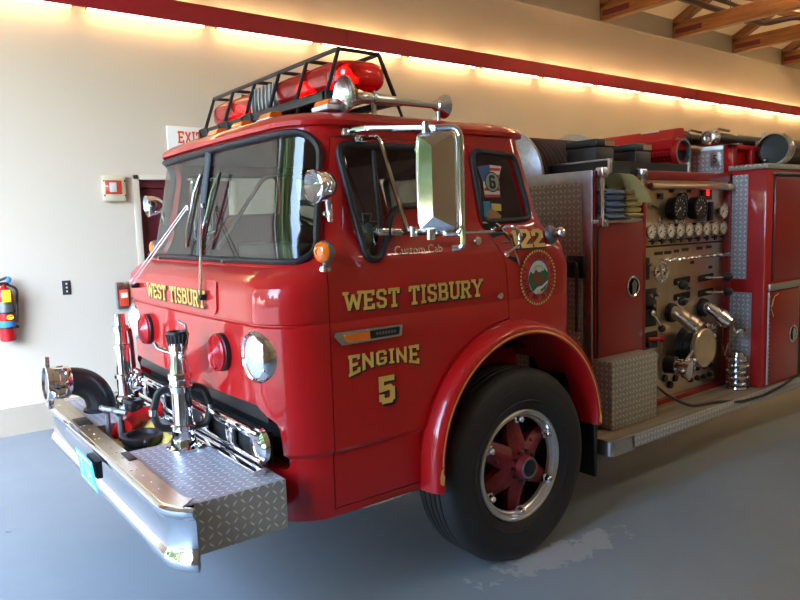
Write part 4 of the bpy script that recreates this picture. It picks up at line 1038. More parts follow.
# discharge outlets, suction inlet and drain valve
def outlet(x, z, up, name='discharge_outlet', capm='chrome'):
    b = MB(); b.mi = 0; b.lathe([(.07, 0), (.066, .03), (.058, .035)], (x, PY, z), (0, -1, 0), 24, True, True); b.mi = 1
    p = fillet([(x, PY-.02, z), (x, PY-.06, z), (x+.035, PY-.13, z-.06)], .06, 8, closed=False); b.tube(p, .048, 20); d = (p[-1]-p[-2]).normalized()
    b.lathe([(.05, -.02), (.056, -.015), (.056, .04), (.05, .045), (.05, .07), (.04, .075)], p[-1], d, 20, True, True)
    for k in range(3): a = k*2*PI/3; q = p[-1]+d*.015+V((math.cos(a), 0, math.sin(a)))*.058; b.sphere(q, .012, u=8, v=6)
    return b.build(name, ['black', capm], pan)
outlet(1.80, 1.075, 0, capm='steel'); outlet(2.215, 1.07, 0)
b = MB(); b.tube([V((2.29, PY-.2, .93)), V((2.33, PY-.2, .88)), V((2.40, PY-.18, .90))], .01, 6); b.sphere((2.27, PY-.05, .93), .035, u=12, v=8); b.sphere((2.21, PY-.05, .94), .03, u=12, v=8); b.box((2.39, PY-.21, .88), (2.46, PY-.18, .91), .004); b.build('bleeder_valve', 'chrome2', pan)
b = MB(); b.tube([(2.34, PY-.1, .96), (2.33, PY-.1, .8), (2.37, PY-.1, .70), (2.41, PY-.1, .78), (2.43, PY-.18, .89)], .004, 5); b.build('cap_chain', 'chrome2', pan)
b = MB(); b.mi = 3; b.prism(fillet([(1.69, .60), (2.25, .56), (2.25, 1.0), (1.69, 1.02)], .03), (0, PY, 0), (1, 0, 0), (0, 0, 1), (0, -.006, 0)); b.mi = 0; b.lathe([(.15, 0), (.14, .05), (.12, .06), (.115, .10)], (2.0, PY, .815), (0, -1, 0), 36); b.mi = 1; b.lathe([(.095, .07), (.095, .10), (.10, .105), (.10, .12)], (2.0, PY, .815), (0, -1, 0), 32); b.mi = 2; b.lathe([(.135, .115), (.14, .12), (.14, .15), (.132, .158), (.0, .16)], (2.0, PY, .815), (0, -1, 0), 40)
b.mi = 1
for k in range(2): a = k*PI+.5; b.sphere((2.0+.145*math.cos(a), PY-.135, .815+.145*math.sin(a)), .02, 1, 1.3, 1, 10, 8)
b.build('suction_inlet', ['black', 'chrome', 'steel', 'steel'], pan)
b = MB(); b.mi = 0; b.lathe([(.065, 0), (.06, .07), (.055, .075)], (1.76, PY, .715), (.15, -1, 0), 24); b.mi = 1; b.lathe([(.05, .05), (.05, .08), (.062, .085), (.062, .105), (.05, .11), (.05, .13), (.068, .135), (.068, .175), (.05, .18), (.02, .185)], (1.76, PY, .715), (.12, -1, -.12), 24)
for k in range(4): a = k*PI/2; b.sphere((1.78+.066*math.cos(a), PY-.155, .697+.066*math.sin(a)), .016, u=8, v=6)
b.tube([(1.77, PY-.14, .75), (1.84, PY-.15, .82)], .01, 6); b.build('drain_valve', ['black', 'chrome'], pan)
b = MB()
for i in range(8): b.lathe([(.022, 0), (.02, .02), (.012, .03)], (1.86+(i % 4)*.09+.2, PY, .60-(i//4)*.075+.03), (0, -1, 0), 12)
for x, z in ((1.73, .62), (1.80, .56), (1.86, .60)): b.lathe([(.028, 0), (.025, .02)], (x, PY, z), (0, -1, 0), 14)
b.build_each('drain_cock', 'blk', pan)

# step box and running board
b = MB(); b.box((.885, .08, .455), (1.365, .24, .878), .004); sb = b.build('step_box', 'dp2', truck)
b = MB(); b.box((1.35, .085, .83), (1.39, .14, .86), .003); b.build('step_hinge', 'alu', sb)
b = MB(); b.box((.72, -.045, .425), (4.6, .26, .452)); rbd = b.build('running_board', 'board', truck)
b = MB(); b.box((.90, -.052, .372), (4.6, -.044, .452), .002); b.build('board_edge', 'dp2', rbd)
b = MB(); b.prism(fillet([(.70, .26), (.70, -.052), (.925, -.052), (.925, -.04), (.715, -.04), (.715, .26)], [0, .04, .0, 0, .03, 0]), (0, 0, .362), (1, 0, 0), (0, 1, 0), (0, 0, .092)); b.build('board_corner', 'alu', rbd)
b = MB()
for x in (1.0, 1.9, 2.6, 3.6): b.box((x, .0, .36), (x+.05, .6, .425)); b.cyl((x+.5, .05, .43), (x+.5, .05, .33), .006)
b.build_each('board_bracket', 'blk', rbd)

# rear compartment body
CY = -.03
b = MB(); b.box((2.55, CY, .455), (5.2, BY+.3, 2.065), .012); b.box((2.55, BY, 2.0), (5.2, 2*YC-BY, 2.02)); comp = b.build('side_compartment', 'red', truck)
b = MB(); b.box((2.535, CY-.012, 2.065), (5.2, BY+.02, 2.10), .004); b.build('compartment_top', 'dp2', comp)
b = MB(); b.box((2.543, .105, 1.262), (2.551, .225, 2.03)); b.box((2.543, .06, .458), (2.551, .222, 1.162)); b.build_each('scuff_plate', 'dp', comp)
b = MB(); b.box((2.66, CY-.012, 1.245), (3.75, CY+.005, 2.005), .006); d1 = b.build('upper_door', 'red2', truck)
b = MB(); b.box((2.645, CY-.006, 1.24), (2.658, CY+.002, 2.01)); b.box((2.645, CY-.006, 2.008), (3.76, CY+.002, 2.022)); b.build('door_seal', 'dark', d1)
b = MB(); b.box((2.64, CY-.014, 2.025), (3.76, CY, 2.04), .003); b.build('drip_rail', 'grey', comp)
b = MB(); b.box((2.60, CY-.02, 1.175), (3.75, CY, 1.225), .006); b.build('rub_rail', 'alu', comp)
b = MB(); b.box((2.612, CY-.012, .475), (3.11, CY+.005, 1.165), .006); d2 = b.build('lower_door', 'red2', truck)
b = MB(); b.tube([(2.60, CY-.01, .475), (2.60, CY-.01, 1.165)], .007, 6)
for i in range(21): b.box((2.592, CY-.018, .485+i*.032), (2.608, CY-.006, .50+i*.032))
b.build('piano_hinge', 'alu', d2); latch(d2, 3.0, .815, CY-.014)
b = MB(); pts = [(2.65+.02*math.cos(i*.5)*(1-i*.04), CY-.013, .98+i*.012) for i in range(12)]; b.tube(pts, .004, 5); b.tube([(2.65, CY-.013, 1.06), (2.68, CY-.013, 1.13), (2.74, CY-.013, 1.145)], .004, 5); b.build('scrollwork', 'gold', d2)
b = MB(); b.box((3.13, CY-.002, .455), (4.6, CY+.002, 1.16)); b.build('wheel_well', 'dark', comp)
# hose-bed side above the compartments
b = MB(); b.box((2.56, BY, 2.0), (2.62, BY+.07, 2.262), .004); b.box((2.56, BY, 2.232), (5.2, BY+.05, 2.262), .004); b.box((2.62, BY+.05, 2.0), (5.2, BY+.07, 2.25)); b.box((2.84, BY, 2.1), (2.90, BY+.06, 2.25), .004); hb = b.build('hose_bed', 'red', truck)
b = MB(); b.box((2.552, BY+.07, 2.0), (2.562, 2*YC-BY, 2.225)); b.build('hose_bed_front', 'dp', hb)
b = MB(); b.box((2.548, BY+.07, 2.22), (2.566, 2*YC-BY, 2.265), .003); b.box((2.546, BY+.09, 2.11), (2.552, BY+.165, 2.215), .002); b.build('hose_bed_trim', 'alu', hb)
b = MB(); text_mb(b, '5', (2.5445, BY+.128, 2.162), (0, -1, 0), (0, 0, 1), .085); b.build('plate_numeral', 'labelgrey', hb)

# hose reel behind the cab
rc = V((.95, 1.02, 2.015)); L = .72
b = MB()
for x in (0, L): b.lathe([(.355, -.012), (.362, -.006), (.362, .006), (.355, .012), (.33, .006), (.10, .004), (.06, .03)], rc+V((x, 0, 0)), (1, 0, 0), 56)
b.cyl(rc-V((.08, 0, 0)), rc+V((L+.08, 0, 0)), .04); b.box(rc+V((-.06, -.06, -.1)), rc+V((-.02, .06, .06)), .01); reel = b.build('hose_reel', 'alu', truck, angle=50)
b = MB(); pr = []
for i in range(15):
    x = .02+i*(L-.04)/15; w = (L-.04)/15; pr += [(.295, x), (.312, x+w*.25), (.316, x+w*.5), (.312, x+w*.75)]
pr += [(.295, L-.02)]
b.lathe(pr, rc, (1, 0, 0), 48); b.build('reel_hose', 'brownhose', reel)

# crosslay covers (dark boards) and red deluge housing on the deck
b = MB(); b.box((1.08, .25, 2.02), (1.10, .78, 2.105)); b.box((1.10, .25, 2.02), (2.0, .27, 2.10)); cv = b.build('crosslay_cover', 'blk', truck)
b = MB(); b.box((1.07, .24, 2.10), (1.105, .79, 2.112), .002); b.box((1.07, .24, 2.02), (1.105, .252, 2.11), .002); b.box((1.98, .245, 2.03), (2.01, .275, 2.112), .002); b.build('cover_edge', 'alu', cv)
hz = V((2.28, .47, 2.215)); hx = V((0, 1, 0))
b = MB(); b.lathe([(.085, .045), (.085, .62), (.06, .64)], hz, hx, 32, True, True); b.lathe([(.103, -.012), (.106, .0), (.104, .03), (.09, .035)], hz, hx, 32, False, True)
b.prism(fillet([(-.10, .02), (-.105, .10), (-.06, .175), (.04, .185), (.085, .14), (.10, .02)], .02), hz+V((0, .02, 0)), (1, 0, 0), (0, 0, 1), (0, .72, 0)); b.box(hz+V((-.06, .0, -.21)), hz+V((.06, .5, -.06)), .01); dl = b.build('deluge_housing', 'red', truck)
b = MB(); b.lathe([(.104, -.013), (.088, -.014), (.086, .03)], hz, hx, 32, False, False); b.mi = 1; b.lathe([(.086, .028), (.0, .03)], hz, hx, 32, False, False); b.build('housing_rim', ['grey', 'dark'], dl)
b = MB(); b.lathe([(.0875, .05), (.0875, .6)], hz, hx, 40, False, False); b.build('mesh_sleeve', 'redmesh', dl)
b = MB(); b.tube([hz+V((-.04, .02, -.1)), hz+V((-.12, -.02, -.19)), hz+V((-.13, -.02, -.21))], .018, 8); b.build('housing_foot', 'red', dl)
b = MB(); b.box((-.002+2.17, .6, 2.375), (2.175, .75, 2.385)); b.build('housing_mark', 'white', dl)
b = MB()
for x in (2.75, 3.6, 4.6): b.box((x, BY+.05, 2.262), (x+.05, 2*YC-BY-.05, 2.285))
b.tube([(3.3, .36, 2.262), (3.3, .36, 2.40)], .012, 8); b.box((3.22, .33, 2.262), (3.30, .39, 2.33), .006); b.build_each('suction_hose_rack', 'alu', hb)

# ================================================================== LOOSE THINGS ON THE ENGINE
def nozzle(loc, label):
    t = tag(empty('hose_nozzle', loc), label, 'nozzle'); o = V(loc); Z = (0, 0, 1)
    b = MB(); b.lathe([(.082, 0), (.082, .012), (.06, .02), (.055, .05)], o, Z, 32)
    for k in range(6): a = k*PI/3; p = o+V((.07*math.cos(a), .07*math.sin(a), .012)); b.cyl(p, p+V((0, 0, .008)), .008, None, 6)
    b.build('base_swivel', 'chrome', t)
    b = MB(); b.lathe([(.050, .04), (.052, .09), (.057, .095), (.057, .115), (.046, .12), (.044, .27), (.056, .275), (.058, .30), (.050, .305), (.050, .33), (.056, .335), (.056, .355), (.044, .36), (.036, .42), (.034, .46), (.042, .465), (.042, .50), (.036, .505)], o, Z, 28); b.build('barrel', 'chrome', t)
    b = MB(); b.lathe([(.036, .475), (.039, .485), (.049, .545), (.048, .553), (.040, .553), (.030, .53), (.0, .52)], o, Z, 28, True, False)
    for k in range(18): a = 2*PI*k/18; b.tube([o+V((.040*math.cos(a), .040*math.sin(a), .488)), o+V((.0495*math.cos(a), .0495*math.sin(a), .542))], .004, 5)
    b.build('bumper_tip', 'black', t)
    for s in (-1, 1):
        hv = V((.94, -.33, 0))*s; p = [o+hv*.05+V((0, 0, .29)), o+hv*.10+V((0, 0, .28)), o+hv*.128+V((0, 0, .19)), o+hv*.11+V((0, 0, .11)), o+hv*.05+V((0, 0, .10))]
        b = MB(); b.tube(fillet(p, .06, 6, closed=False), .0175, 10); b.build('grip_handle', 'black', t)
        b = MB(); b.lathe([(.019, 0), (.019, .03)], p[2]-V((0, 0, .02)), Z, 14); b.sphere(o+hv*.055+V((0, 0, .29)), .016, u=10, v=8); b.build_each('handle_collar', 'chrome', t)
    b = MB(); b.tube(fillet([o+V((.0, .045, .44)), o+V((-.06, .10, .47)), o+V((-.075, .105, .50))], .02, closed=False), .010, 8); b.tube([o+V((0, -.04, .44)), o+V((.03, -.05, .53)), o+V((.025, -.045, .585)), o+V((.01, .0, .60))], .006, 6); b.sphere(o+V((0, .045, .44)), .018, u=10, v=8); b.sphere(o+V((0, -.045, .44)), .018, u=10, v=8); b.build('shutoff_bail', 'chrome', t)
nozzle((-1.525, .70, .738), 'chrome hose nozzle with black grip handles and black tip standing on the bumper deck')
p = (-1.53, 1.60, .738)
t = tag(empty('straight_nozzle', p), 'tall plain chrome nozzle pipe without grips standing beside the black elbow on the bumper', 'nozzle'); o = V(p)
b = MB(); b.lathe([(.06, 0), (.06, .012), (.046, .016), (.046, .06), (.052, .065), (.052, .09), (.040, .10), (.040, .19), (.05, .195), (.05, .215), (.038, .22), (.037, .36), (.046, .365), (.046, .385), (.033, .39), (.031, .46), (.044, .465), (.044, .49), (.030, .495), (.028, .56), (.0, .561)], o, (0, 0, 1), 24); b.build('barrel', 'chrome', t)
b = MB(); b.tube([o+V((.045, -.02, .12)), o+V((.08, -.05, .14)), o+V((.08, -.05, .22)), o+V((.05, -.03, .24))], .014, 8)
for z in (.15, .2): b.sphere(o+V((.06, -.04, z)), .025, u=10, v=8)
b.build('valve_handle', 'chrome', t)
b = MB(); b.tube([o+V((.07, .02, .02)), o+V((.06, .02, .4)), o+V((.05, .01, .47))], .012, 8); b.build('red_stem', 'red', t)

tz = .668
t = tag(empty('gated_wye_valve', (-1.60, 1.25, tz)), 'red valve with grey levers and upturned grey inlet lying in the bumper tray', 'valve'); o = V((-1.60, 1.25, tz))
b = MB(); b.sphere(o+V((.0, .02, .10)), .062, 1, 1.1, .9); b.cyl(o+V((.02, -.0, .12)), o+V((.13, -.03, .14)), .040, .034); b.cyl(o+V((0, .02, .1)), o+V((-.06, -.06, .09)), .042); b.cyl(o+V((-.02, .04, .09)), o+V((-.05, .09, .012)), .042); b.lathe([(.045, 0), (.045, .02), (.034, .025)], o+V((.13, -.03, .14)), (1, -.25, .15), 20); b.build('body', 'red', t)
b = MB(); b.lathe([(.040, 0), (.044, .015), (.046, .02), (.048, .04), (.054, .045), (.054, .062), (.045, .062), (.038, .04), (.0, .03)], o+V((.02, .02, .145)), (.05, .05, 1), 28); b.build('inlet_coupling', 'blk', t)
for k, (dx, dy) in enumerate(((-.075, -.06), (-.11, .04))):
    b = MB(); q = o+V((dx, dy, .155)); b.tube([q-V((.0, .0, .13)), q, q+V((-.02, -.02, .03))], .014, 8); b.tube([q+V((-.02, .03, .025)), q+V((-.02, -.01, .03)), q+V((.02, -.045, .02))], .015, 8); b.build('lever', 'grey', t)
b = MB(); b.mi = 0; o = V((-1.62, 1.02, tz)); b.lathe([(.085, 0), (.09, .01), (.09, .035), (.082, .04), (.082, .05), (.098, .055), (.098, .085), (.09, .09), (.076, .088), (.072, .066), (.0, .064)], o, (.0, -.03, 1), 36)
for k in range(3): a = k*2*PI/3+.4; b.sphere(o+V((.098*math.cos(a), .098*math.sin(a), .07)), .018, u=10, v=8)
tag(b.build('hose_coupling', 'blk', None, origin=o), 'round black hose coupling lying in the bumper tray in front of the red valve', 'coupling')
b = MB(); R = []
for i in range(9):
    R.append([])
    for k in range(9):
        x = -1.755+.235*i/8; y = .86+.50*k/8; R[-1].append((x, y, .6675+.0+.09*max(0, (i-5)/3)**1.5+.008*math.sin(x*40+y*17)+.006))
b.grid(R); o = b.build('yellow_liner', 'yellow', None, origin=(-1.63, 1.11, .667), recalc=False)
sm = o.modifiers.new('s', 'SOLIDIFY'); sm.thickness = .004
tag(o, 'yellow sheet lining the tray under the red valve and black coupling', 'sheet')

def folded(name, label, m, x, hw, y0, y1, z0, layers, th, extra=None, seedv=0):
    rnd = random.Random(seedv); pts = []
    for i in range(layers):
        z = z0+th*(i+.5); a = y0+rnd.uniform(-.025, .02); c = y1
        row_ = [V((x, c, z)), V((x, (a+c)/2, z+rnd.uniform(-.003, .003))), V((x, a, z))]
        if i % 2: row_ = row_[::-1]
        pts += row_
    if extra: pts += [V(p) for p in extra]
    pts = fillet(pts, th*.5, 6, closed=False)
    b = MB(); b.tube(pts, hw, 14, False, th*.46/hw, up0=(0, 0, 1)); return tag(b.build(name, m, None, origin=(x, (y0+y1)/2, z0)), label, 'hose')
folded('folded_hose', 'blue fire hose folded flat in layers in the crosslay opening beside the chrome roller', 'bluehose', 1.035, .09, .165, .65, 1.737, 10, .0185, None, 1)
folded('folded_hose', 'tan fire hose folded in the crosslay, its end draped over the front', 'tanhose', 1.225, .082, .16, .65, 1.737, 11, .0185, [(1.20, .5, 1.960), (1.19, .26, 1.968), (1.195, .160, 1.955), (1.225, .128, 1.90), (1.255, .122, 1.84)], 2)

def lidbox(loc, label, w=.19, d=.24, h=.185):
    t = tag(empty('storage_box', loc), label, 'box'); o = V(loc)
    b = MB(); b.box(o+V((-w/2, -d/2, 0)), o+V((w/2, d/2, h)), .008); b.build('body', 'blk', t)
    b = MB(); b.box(o+V((-w/2-.006, -d/2-.006, h)), o+V((w/2+.006, d/2+.006, h+.05)), .008); b.build('lid', 'blk', t)
    b = MB(); b.box(o+V((-.01, -d/2-.009, h+.008)), o+V((w/2-.005, -d/2-.006, h+.042))); b.build('paper_label', 'tan', t)
lidbox((1.265, .53, 2.022), 'black lidded storage box on the pump deck next to the hose reel')
lidbox((1.70, .54, 2.022), 'black lidded storage box on the pump deck next to the red deluge housing', .18, .25, .175)
b = MB(); b.box((1.75, .98, 2.02), (2.1, 1.16, 2.33), .02); tag(b.build('yellow_case', 'yellow', None, origin=(1.92, 1.07, 2.02)), 'yellow case peeking out behind the black storage boxes', 'case')
c = V((2.44, .10, .4525))
t = tag(empty('strainer_nozzle', c), 'ribbed chrome stacked cylinder standing on the running board against the diamond plate', 'nozzle')
b = MB(); pr = [(.07, 0), (.074, .006), (.07, .02)]
for i in range(5):
    z = .025+i*.045; pr += [(.05, z), (.066, z+.008), (.068, z+.02), (.064, z+.032), (.048, z+.04)]
pr += [(.045, .255), (.04, .275), (.02, .285)]
b.lathe(pr, c, (0, 0, 1), 32); b.build('body', 'chrome2', t)
b = MB()
for i in range(5):
    for k in range(3): a = k*2*PI/3+i; b.sphere(c+V((.068*math.cos(a), .068*math.sin(a), .045+i*.045)), .012, u=8, v=6)
b.build_each('lug', 'chrome2', t)
b = MB(); b.tube(fillet([(1.48, .22, .66), (1.52, .10, .56), (1.66, .02, .474), (1.95, -.02, .462), (2.2, -.058, .425), (2.5, -.062, .415), (2.8, -.058, .435), (3.1, -.035, .462), (3.6, .0, .462)], .25, 8, closed=False), .0105, 8)
tag(b.build('black_cable', 'black', None, origin=(1.48, .22, .452)), 'black cable looping from the pump panel along the running board', 'cable')
c = V((2.98, .125, 2.232))
t = tag(empty('suction_hose', (3.6, .125, 2.10)), 'thick black suction hose with wide silver coupling on top of the side compartment', 'hose')
ax = V((1, .06, 0)).normalized()
b = MB(); b.tube([c+ax*.08, c+ax*1.2, c+ax*2.1], .088, 24); b.build('hose', 'black', t)
b = MB(); b.lathe([(.112, -.03), (.122, -.026), (.122, .0), (.116, .005), (.116, .06), (.12, .065), (.12, .085), (.10, .09), (.095, .14)], c, ax, 36, False, False); b.lathe([(.112, -.03), (.108, -.02), (.106, .03)], c, ax, 36, False, False)
for k in range(4): a = k*PI/2+.6; u = V((0, 1, 0)); b.sphere(c+u*.12*math.cos(a)+V((0, 0, .12*math.sin(a)*.9+.008)), .016, u=8, v=6)
b.build('coupling', 'chrome2', t)
b = MB(); b.lathe([(.107, .012), (.0, .014)], c, ax, 36, False, False); b.build('end_cap', 'black', t)
for k, (x, y, L_) in enumerate(((2.47, .62, 2.4), (2.62, .47, 2.2))):
    c = V((x, y, 2.342)); t = tag(empty('hard_suction_hose', (x+1, y, 2.285)), ('slim black hose with dark coupling on the hose bed rack, farther from the camera', 'slim black hose with ringed chrome coupling lying on the hose bed rack')[k], 'hose')
    b = MB(); b.tube([c+V((.1, 0, -.0)), c+V((L_, 0, 0))], .045, 16); b.build('hose', 'black', t)
    b = MB(); b.lathe([(.045, 0), (.056, .004), (.056, .05), (.05, .055), (.05, .09), (.055, .095), (.055, .11), (.045, .115)], c, (1, 0, 0), 24, False, True); b.lathe([(.045, 0), (.04, .03), (.0, .032)], c, (1, 0, 0), 24, False, False); b.build('coupling', 'blk' if k == 0 else 'chrome2', t)
    b = MB(); b.tube([c+V((.06, -.03, .05)), c+V((.14, -.02, .07)), c+V((.30, -.02, .062))], .01, 6); b.build('latch_lever', 'chrome2', t)

# ================================================================== ROOM
WY, FX, RX, NY = 4.55, -4.6, 15.0, -9.0
ZF = -.03                        # floor level while building; everything is lifted onto z = 0 at the end
def struct(name, b, m, **k): return tag(b.build(name, m, None, **k), kind='structure')
b = MB(); b.box((FX, NY, ZF-.1), (RX, WY+.2, ZF)); struct('floor', b, 'floor')
b = MB(); b.box((FX-.2, WY, ZF), (-.52, WY+.2, 4.79)); b.box((.56, WY, ZF), (RX, WY+.2, 4.79)); b.box((-.52, WY, 2.30), (.56, WY+.2, 4.79)); struct('wall_far', b, 'wall')
b = MB(); b.box((FX-.2, WY+.01, 4.79), (RX, WY+.2, 5.6)); struct('wall_far_frieze', b, 'frieze')
b = MB(); b.box((FX, WY-.012, 4.765), (RX, WY+.02, 4.79), .004); struct('trim_1', b, 'wall')
b = MB(); b.box((FX, WY-.035, ZF), (-.56, WY+.01, .215)); b.box((.60, WY-.035, ZF), (RX, WY+.01, .215)); struct('baseboard_far', b, 'curb')
b = MB(); b.box((RX, NY-.2, ZF), (RX+.2, WY+.2, 9)); struct('wall_rear', b, 'wall')
b = MB(); b.box((FX-.2, NY-.2, ZF), (RX+.2, NY, 5.6)); struct('wall_near', b, 'wall')
b = MB(); OP = ((-1.3, 4.1, 4.3),)
b.box((FX-.25, 4.1, ZF), (FX, WY+.2, 4.3)); b.box((FX-.25, NY-.2, ZF), (FX, -1.3, 4.3)); b.box((FX-.25, NY-.2, 4.3), (FX, WY+.2, 5.4)); b.prism([(NY-.2, 5.4), (WY+.2, 5.4), (-2.2, 8.9)], (FX-.25, 0, 0), (0, 1, 0), (0, 0, 1), (.25, 0, 0)); struct('wall_front', b, 'wall')
b = MB()
for y in (4.1, -1.3): b.box((FX-.3, y-.06, ZF), (FX+.03, y+.06, 4.36))
for a, c, z in OP: b.box((FX-.3, a, z-.05), (FX+.03, c, z+.06))
struct('trim_2', b, 'white')
b = MB(); sl = (8.55-5.12)/(WY+2.2)
for s in (1, -1):
    e = WY+.2 if s > 0 else NY-.2; b.prism([(e, 5.12-.2*sl), (-2.2, 8.55), (-2.2, 8.8), (e, 5.12-.2*sl+.25)], (FX-.2, 0, 0), (0, 1, 0), (0, 0, 1), (RX-FX+.4, 0, 0))
struct('ceiling', b, 'ceil')
# maroon door in the far wall
b = MB(); b.mi = 0; b.box((-.52, WY-.012, ZF), (-.46, WY+.15, 2.30), .003); b.box((.50, WY-.012, ZF), (.56, WY+.15, 2.30), .003); b.box((-.52, WY-.012, 2.255), (.56, WY+.15, 2.30), .003)
b.mi = 1; b.box((-.46, WY+.10, ZF), (.50, WY+.15, 2.19)); b.box((-.46, WY+.06, 2.18), (.50, WY+.15, 2.26))
d = struct('door_1', b, ['wall', 'maroon'])
b = MB(); b.sphere((.42, WY+.05, 1.0), .03); b.cyl((.42, WY+.1, 1.0), (.42, WY+.05, 1.0), .012); b.build('door_knob', 'chrome2', d)

# light valance along the far wall with fluorescent tubes behind it
VYF = 4.345
b = MB(); xs = [FX]+[1.9+i*3.66 for i in range(-1, 4)]+[RX]
for a, c in zip(xs, xs[1:]): b.box((a+.002, VYF, 3.755), (c-.002, VYF+.025, 3.945), .002)
struct('trim_3', b, 'valance')
x = -3.96; i = 0
nth = ['first', 'second', 'third', 'fourth', 'fifth', 'sixth', 'seventh', 'eighth', 'ninth', 'tenth', 'eleventh', 'twelfth', 'thirteenth', 'fourteenth', 'fifteenth']
x = -2.14
for i in range(13):
    c = V((x+.61, WY-.10, 3.772)); t = tag(empty('fluorescent_tube', c), 'lit fluorescent tube under the red valance, %s from the left' % nth[i], 'tube light', 'fluorescent tubes under the red valance')
    for z in (c.z, c.z+.15): b = MB(); b.cyl((x+.06, c.y, z), (x+1.16, c.y, z), .014, None, 10); b.build('glowing_tube', 'tube', t)
    b = MB()
    for e in (x+.044, x+1.16):
        for z in (c.z, c.z+.15): b.cyl((e, c.y, z), (e+.018, c.y, z), .016, None, 10)
        b.box((e, c.y-.01, c.z+.012), (e+.016, c.y+.012, c.z+.138), .003); b.box((e, c.y+.01, c.z+.05), (e+.016, c.y+.10, c.z+.10), .003)
    b.box((x+.04, c.y-.02, c.z+.06), (x+1.18, c.y+.02, c.z+.09), .004); b.build('lamp_holder', 'white', t)
    x += 1.235

# added fill lights, out of view, warming the near side of the engine
for k in range(4):
    c = V((2.6+k*3.0, -3.4, 4.45)); t = tag(empty('added_fill_strip', c), 'added warm fill light out of view over the bays, %s one from the front door' % nth[k], 'fill light', 'added fill lights over the bays')
    b = MB(); b.box(c+V((-.6, -.09, .0)), c+V((.6, .09, .05)), .006); b.tube([c+V((-.5, 0, .05)), c+V((-.5, 0, 3.0))], .005, 5); b.tube([c+V((.5, 0, .05)), c+V((.5, 0, 3.0))], .005, 5); b.build('housing', 'white', t)
    for dy in (-.05, .05): b = MB(); b.cyl(c+V((-.58, dy, -.02)), c+V((.58, dy, -.02)), .019, None, 10); b.build('glowing_tube', 'fill_tube', t)
    for dy in (-.13, .13): b = MB(); b.cyl(c+V((-.58, dy, .03)), c+V((.58, dy, .03)), .019, None, 10); b.build('glowing_tube', 'fill_tube', t)
for k in range(3):  # added unseen lights brighten the ceiling; opaque troughs shield everything below
    c = V((6.0+k*3.0, 2.3, 5.30)); t = tag(empty('added_ceiling_fill', c), 'added unseen trough light brightening the ceiling, %s from the front door' % nth[k], 'uplight', 'added fill lights above the trusses')
    b = MB(); b.prism([(-.20, .09), (-.18, .09), (-.10, .02), (.10, .02), (.18, .09), (.20, .09), (.11, .0), (-.11, .0)], c+V((-.65, 0, 0)), (0, 1, 0), (0, 0, 1), (1.3, 0, 0)); b.tube([c, c+V((0, 0, 1.1))], .006, 5); b.build('trough', 'white', t)
    for dy in (-.06, .06): b = MB(); b.cyl(c+V((-.58, dy, .06)), c+V((.58, dy, .06)), .019, None, 10); b.build('glowing_tube', 'ceiling_fill_tube', t)
# timber trusses under the ceiling
for k in range(5):
    X = 4.80+2.03*k
    t = tag(empty('roof_truss', (X, WY, 4.79)), 'timber roof truss with dark strap at the wall, %s from the left' % nth[k], 'truss', 'timber trusses under the ceiling')
    b = MB(); b.box((X-.07, -8.9, 4.795), (X+.07, WY, 5.045), .004); b.build('bottom_chord', 'wood', t)
    for s in (1, -1):
        e = WY if s > 0 else NY+.0; b = MB(); b.prism([(e, 4.96), (e, 5.11), (-2.2, 8.53), (-2.2, 8.36)], (X-.07, 0, 0), (0, 1, 0), (0, 0, 1), (.14, 0, 0)); b.build('rafter', 'wood', t)
    for y0_, y1_ in ((2.9, 3.75), (2.75, 1.7), (.3, 1.6), (.1, -2.1)):
        z1_ = 4.98+(WY-y1_)*sl; b = MB(); b.tube([(X, y0_, 5.0), (X, y1_, z1_-.03)], .075, 4); b.build('web_brace', 'wood', t)
    b = MB(); b.box((X-.075, 4.02, 4.85), (X+.075, 4.50, 4.935)); b.build('steel_strap', 'maroon', t)
# heater pipes between the trusses
b = MB(); b.tube(fillet([(5.0, 3.85, 5.13), (10.6, 3.85, 5.13), (10.6, 3.3, 5.13), (14, 3.3, 5.13)], .2, 6, closed=False), .05, 12)
b.tube([(5.0, 3.65, 5.18), (9.9, 3.65, 5.18)], .035, 10); b.tube([(10.0, 3.85, 5.06), (10.0, 3.85, 5.3)], .06, 12)
pp = b.build('heater_pipe', 'pipe', None, origin=(8, 2.8, 5.4)); tag(pp, 'dark bent heater pipes hanging above the truss chords', 'pipe')
b = MB()
for x in (6, 7.4, 8.4, 9.4): b.tube([(x, 3.85, 5.13), (x, 3.85, 5.12+(WY-3.85)*sl)], .006, 5)
b.build('pipe_hanger', 'blk', pp)

# things on the far wall
ex = V((.075, WY, 2.66)); b = MB(); b.box((-.16, WY-.03, 2.55), (.32, WY, 2.785), .008)
es = tag(b.build('exit_sign', 'white', None, origin=ex), 'white exit sign with red letters on the wall above the maroon door', 'sign')
lettering('EXIT', (-.055, WY-.0305, 2.615), (1, 0, 0), (0, 0, 1), .125, .255, .16, .001).build('lettering', 'signred', es)
t = tag(empty('alarm_strobe', (-.70, WY, 2.17)), 'beige alarm strobe with red plate under clear cover beside the maroon door', 'alarm')
b = MB(); b.box((-.81, WY-.06, 2.045), (-.60, WY, 2.29), .015); b.build('housing', 'beige', t)
b = MB(); b.box((-.79, WY-.064, 2.11), (-.64, WY-.06, 2.24), .002); b.mi = 1; b.box((-.755, WY-.075, 2.13), (-.69, WY-.064, 2.22), .004); b.build('red_plate', ['signred', 'white'], t)
b = MB(); b.sphere((-.715, WY-.062, 2.175), .085, 1, .45, .85, 20, 12); b.build('clear_cover', 'lampglass', t)
b = MB()
for x in (-.80, -.61):
    for z in (2.10, 2.235): b.sphere((x, WY-.06, z), .008, u=8, v=6)
b.build('screw', 'blk', t)
t = tag(empty('wall_outlet', (-1.185, WY, 1.257)), 'dark grey wall switch plate with three white dots', 'outlet')
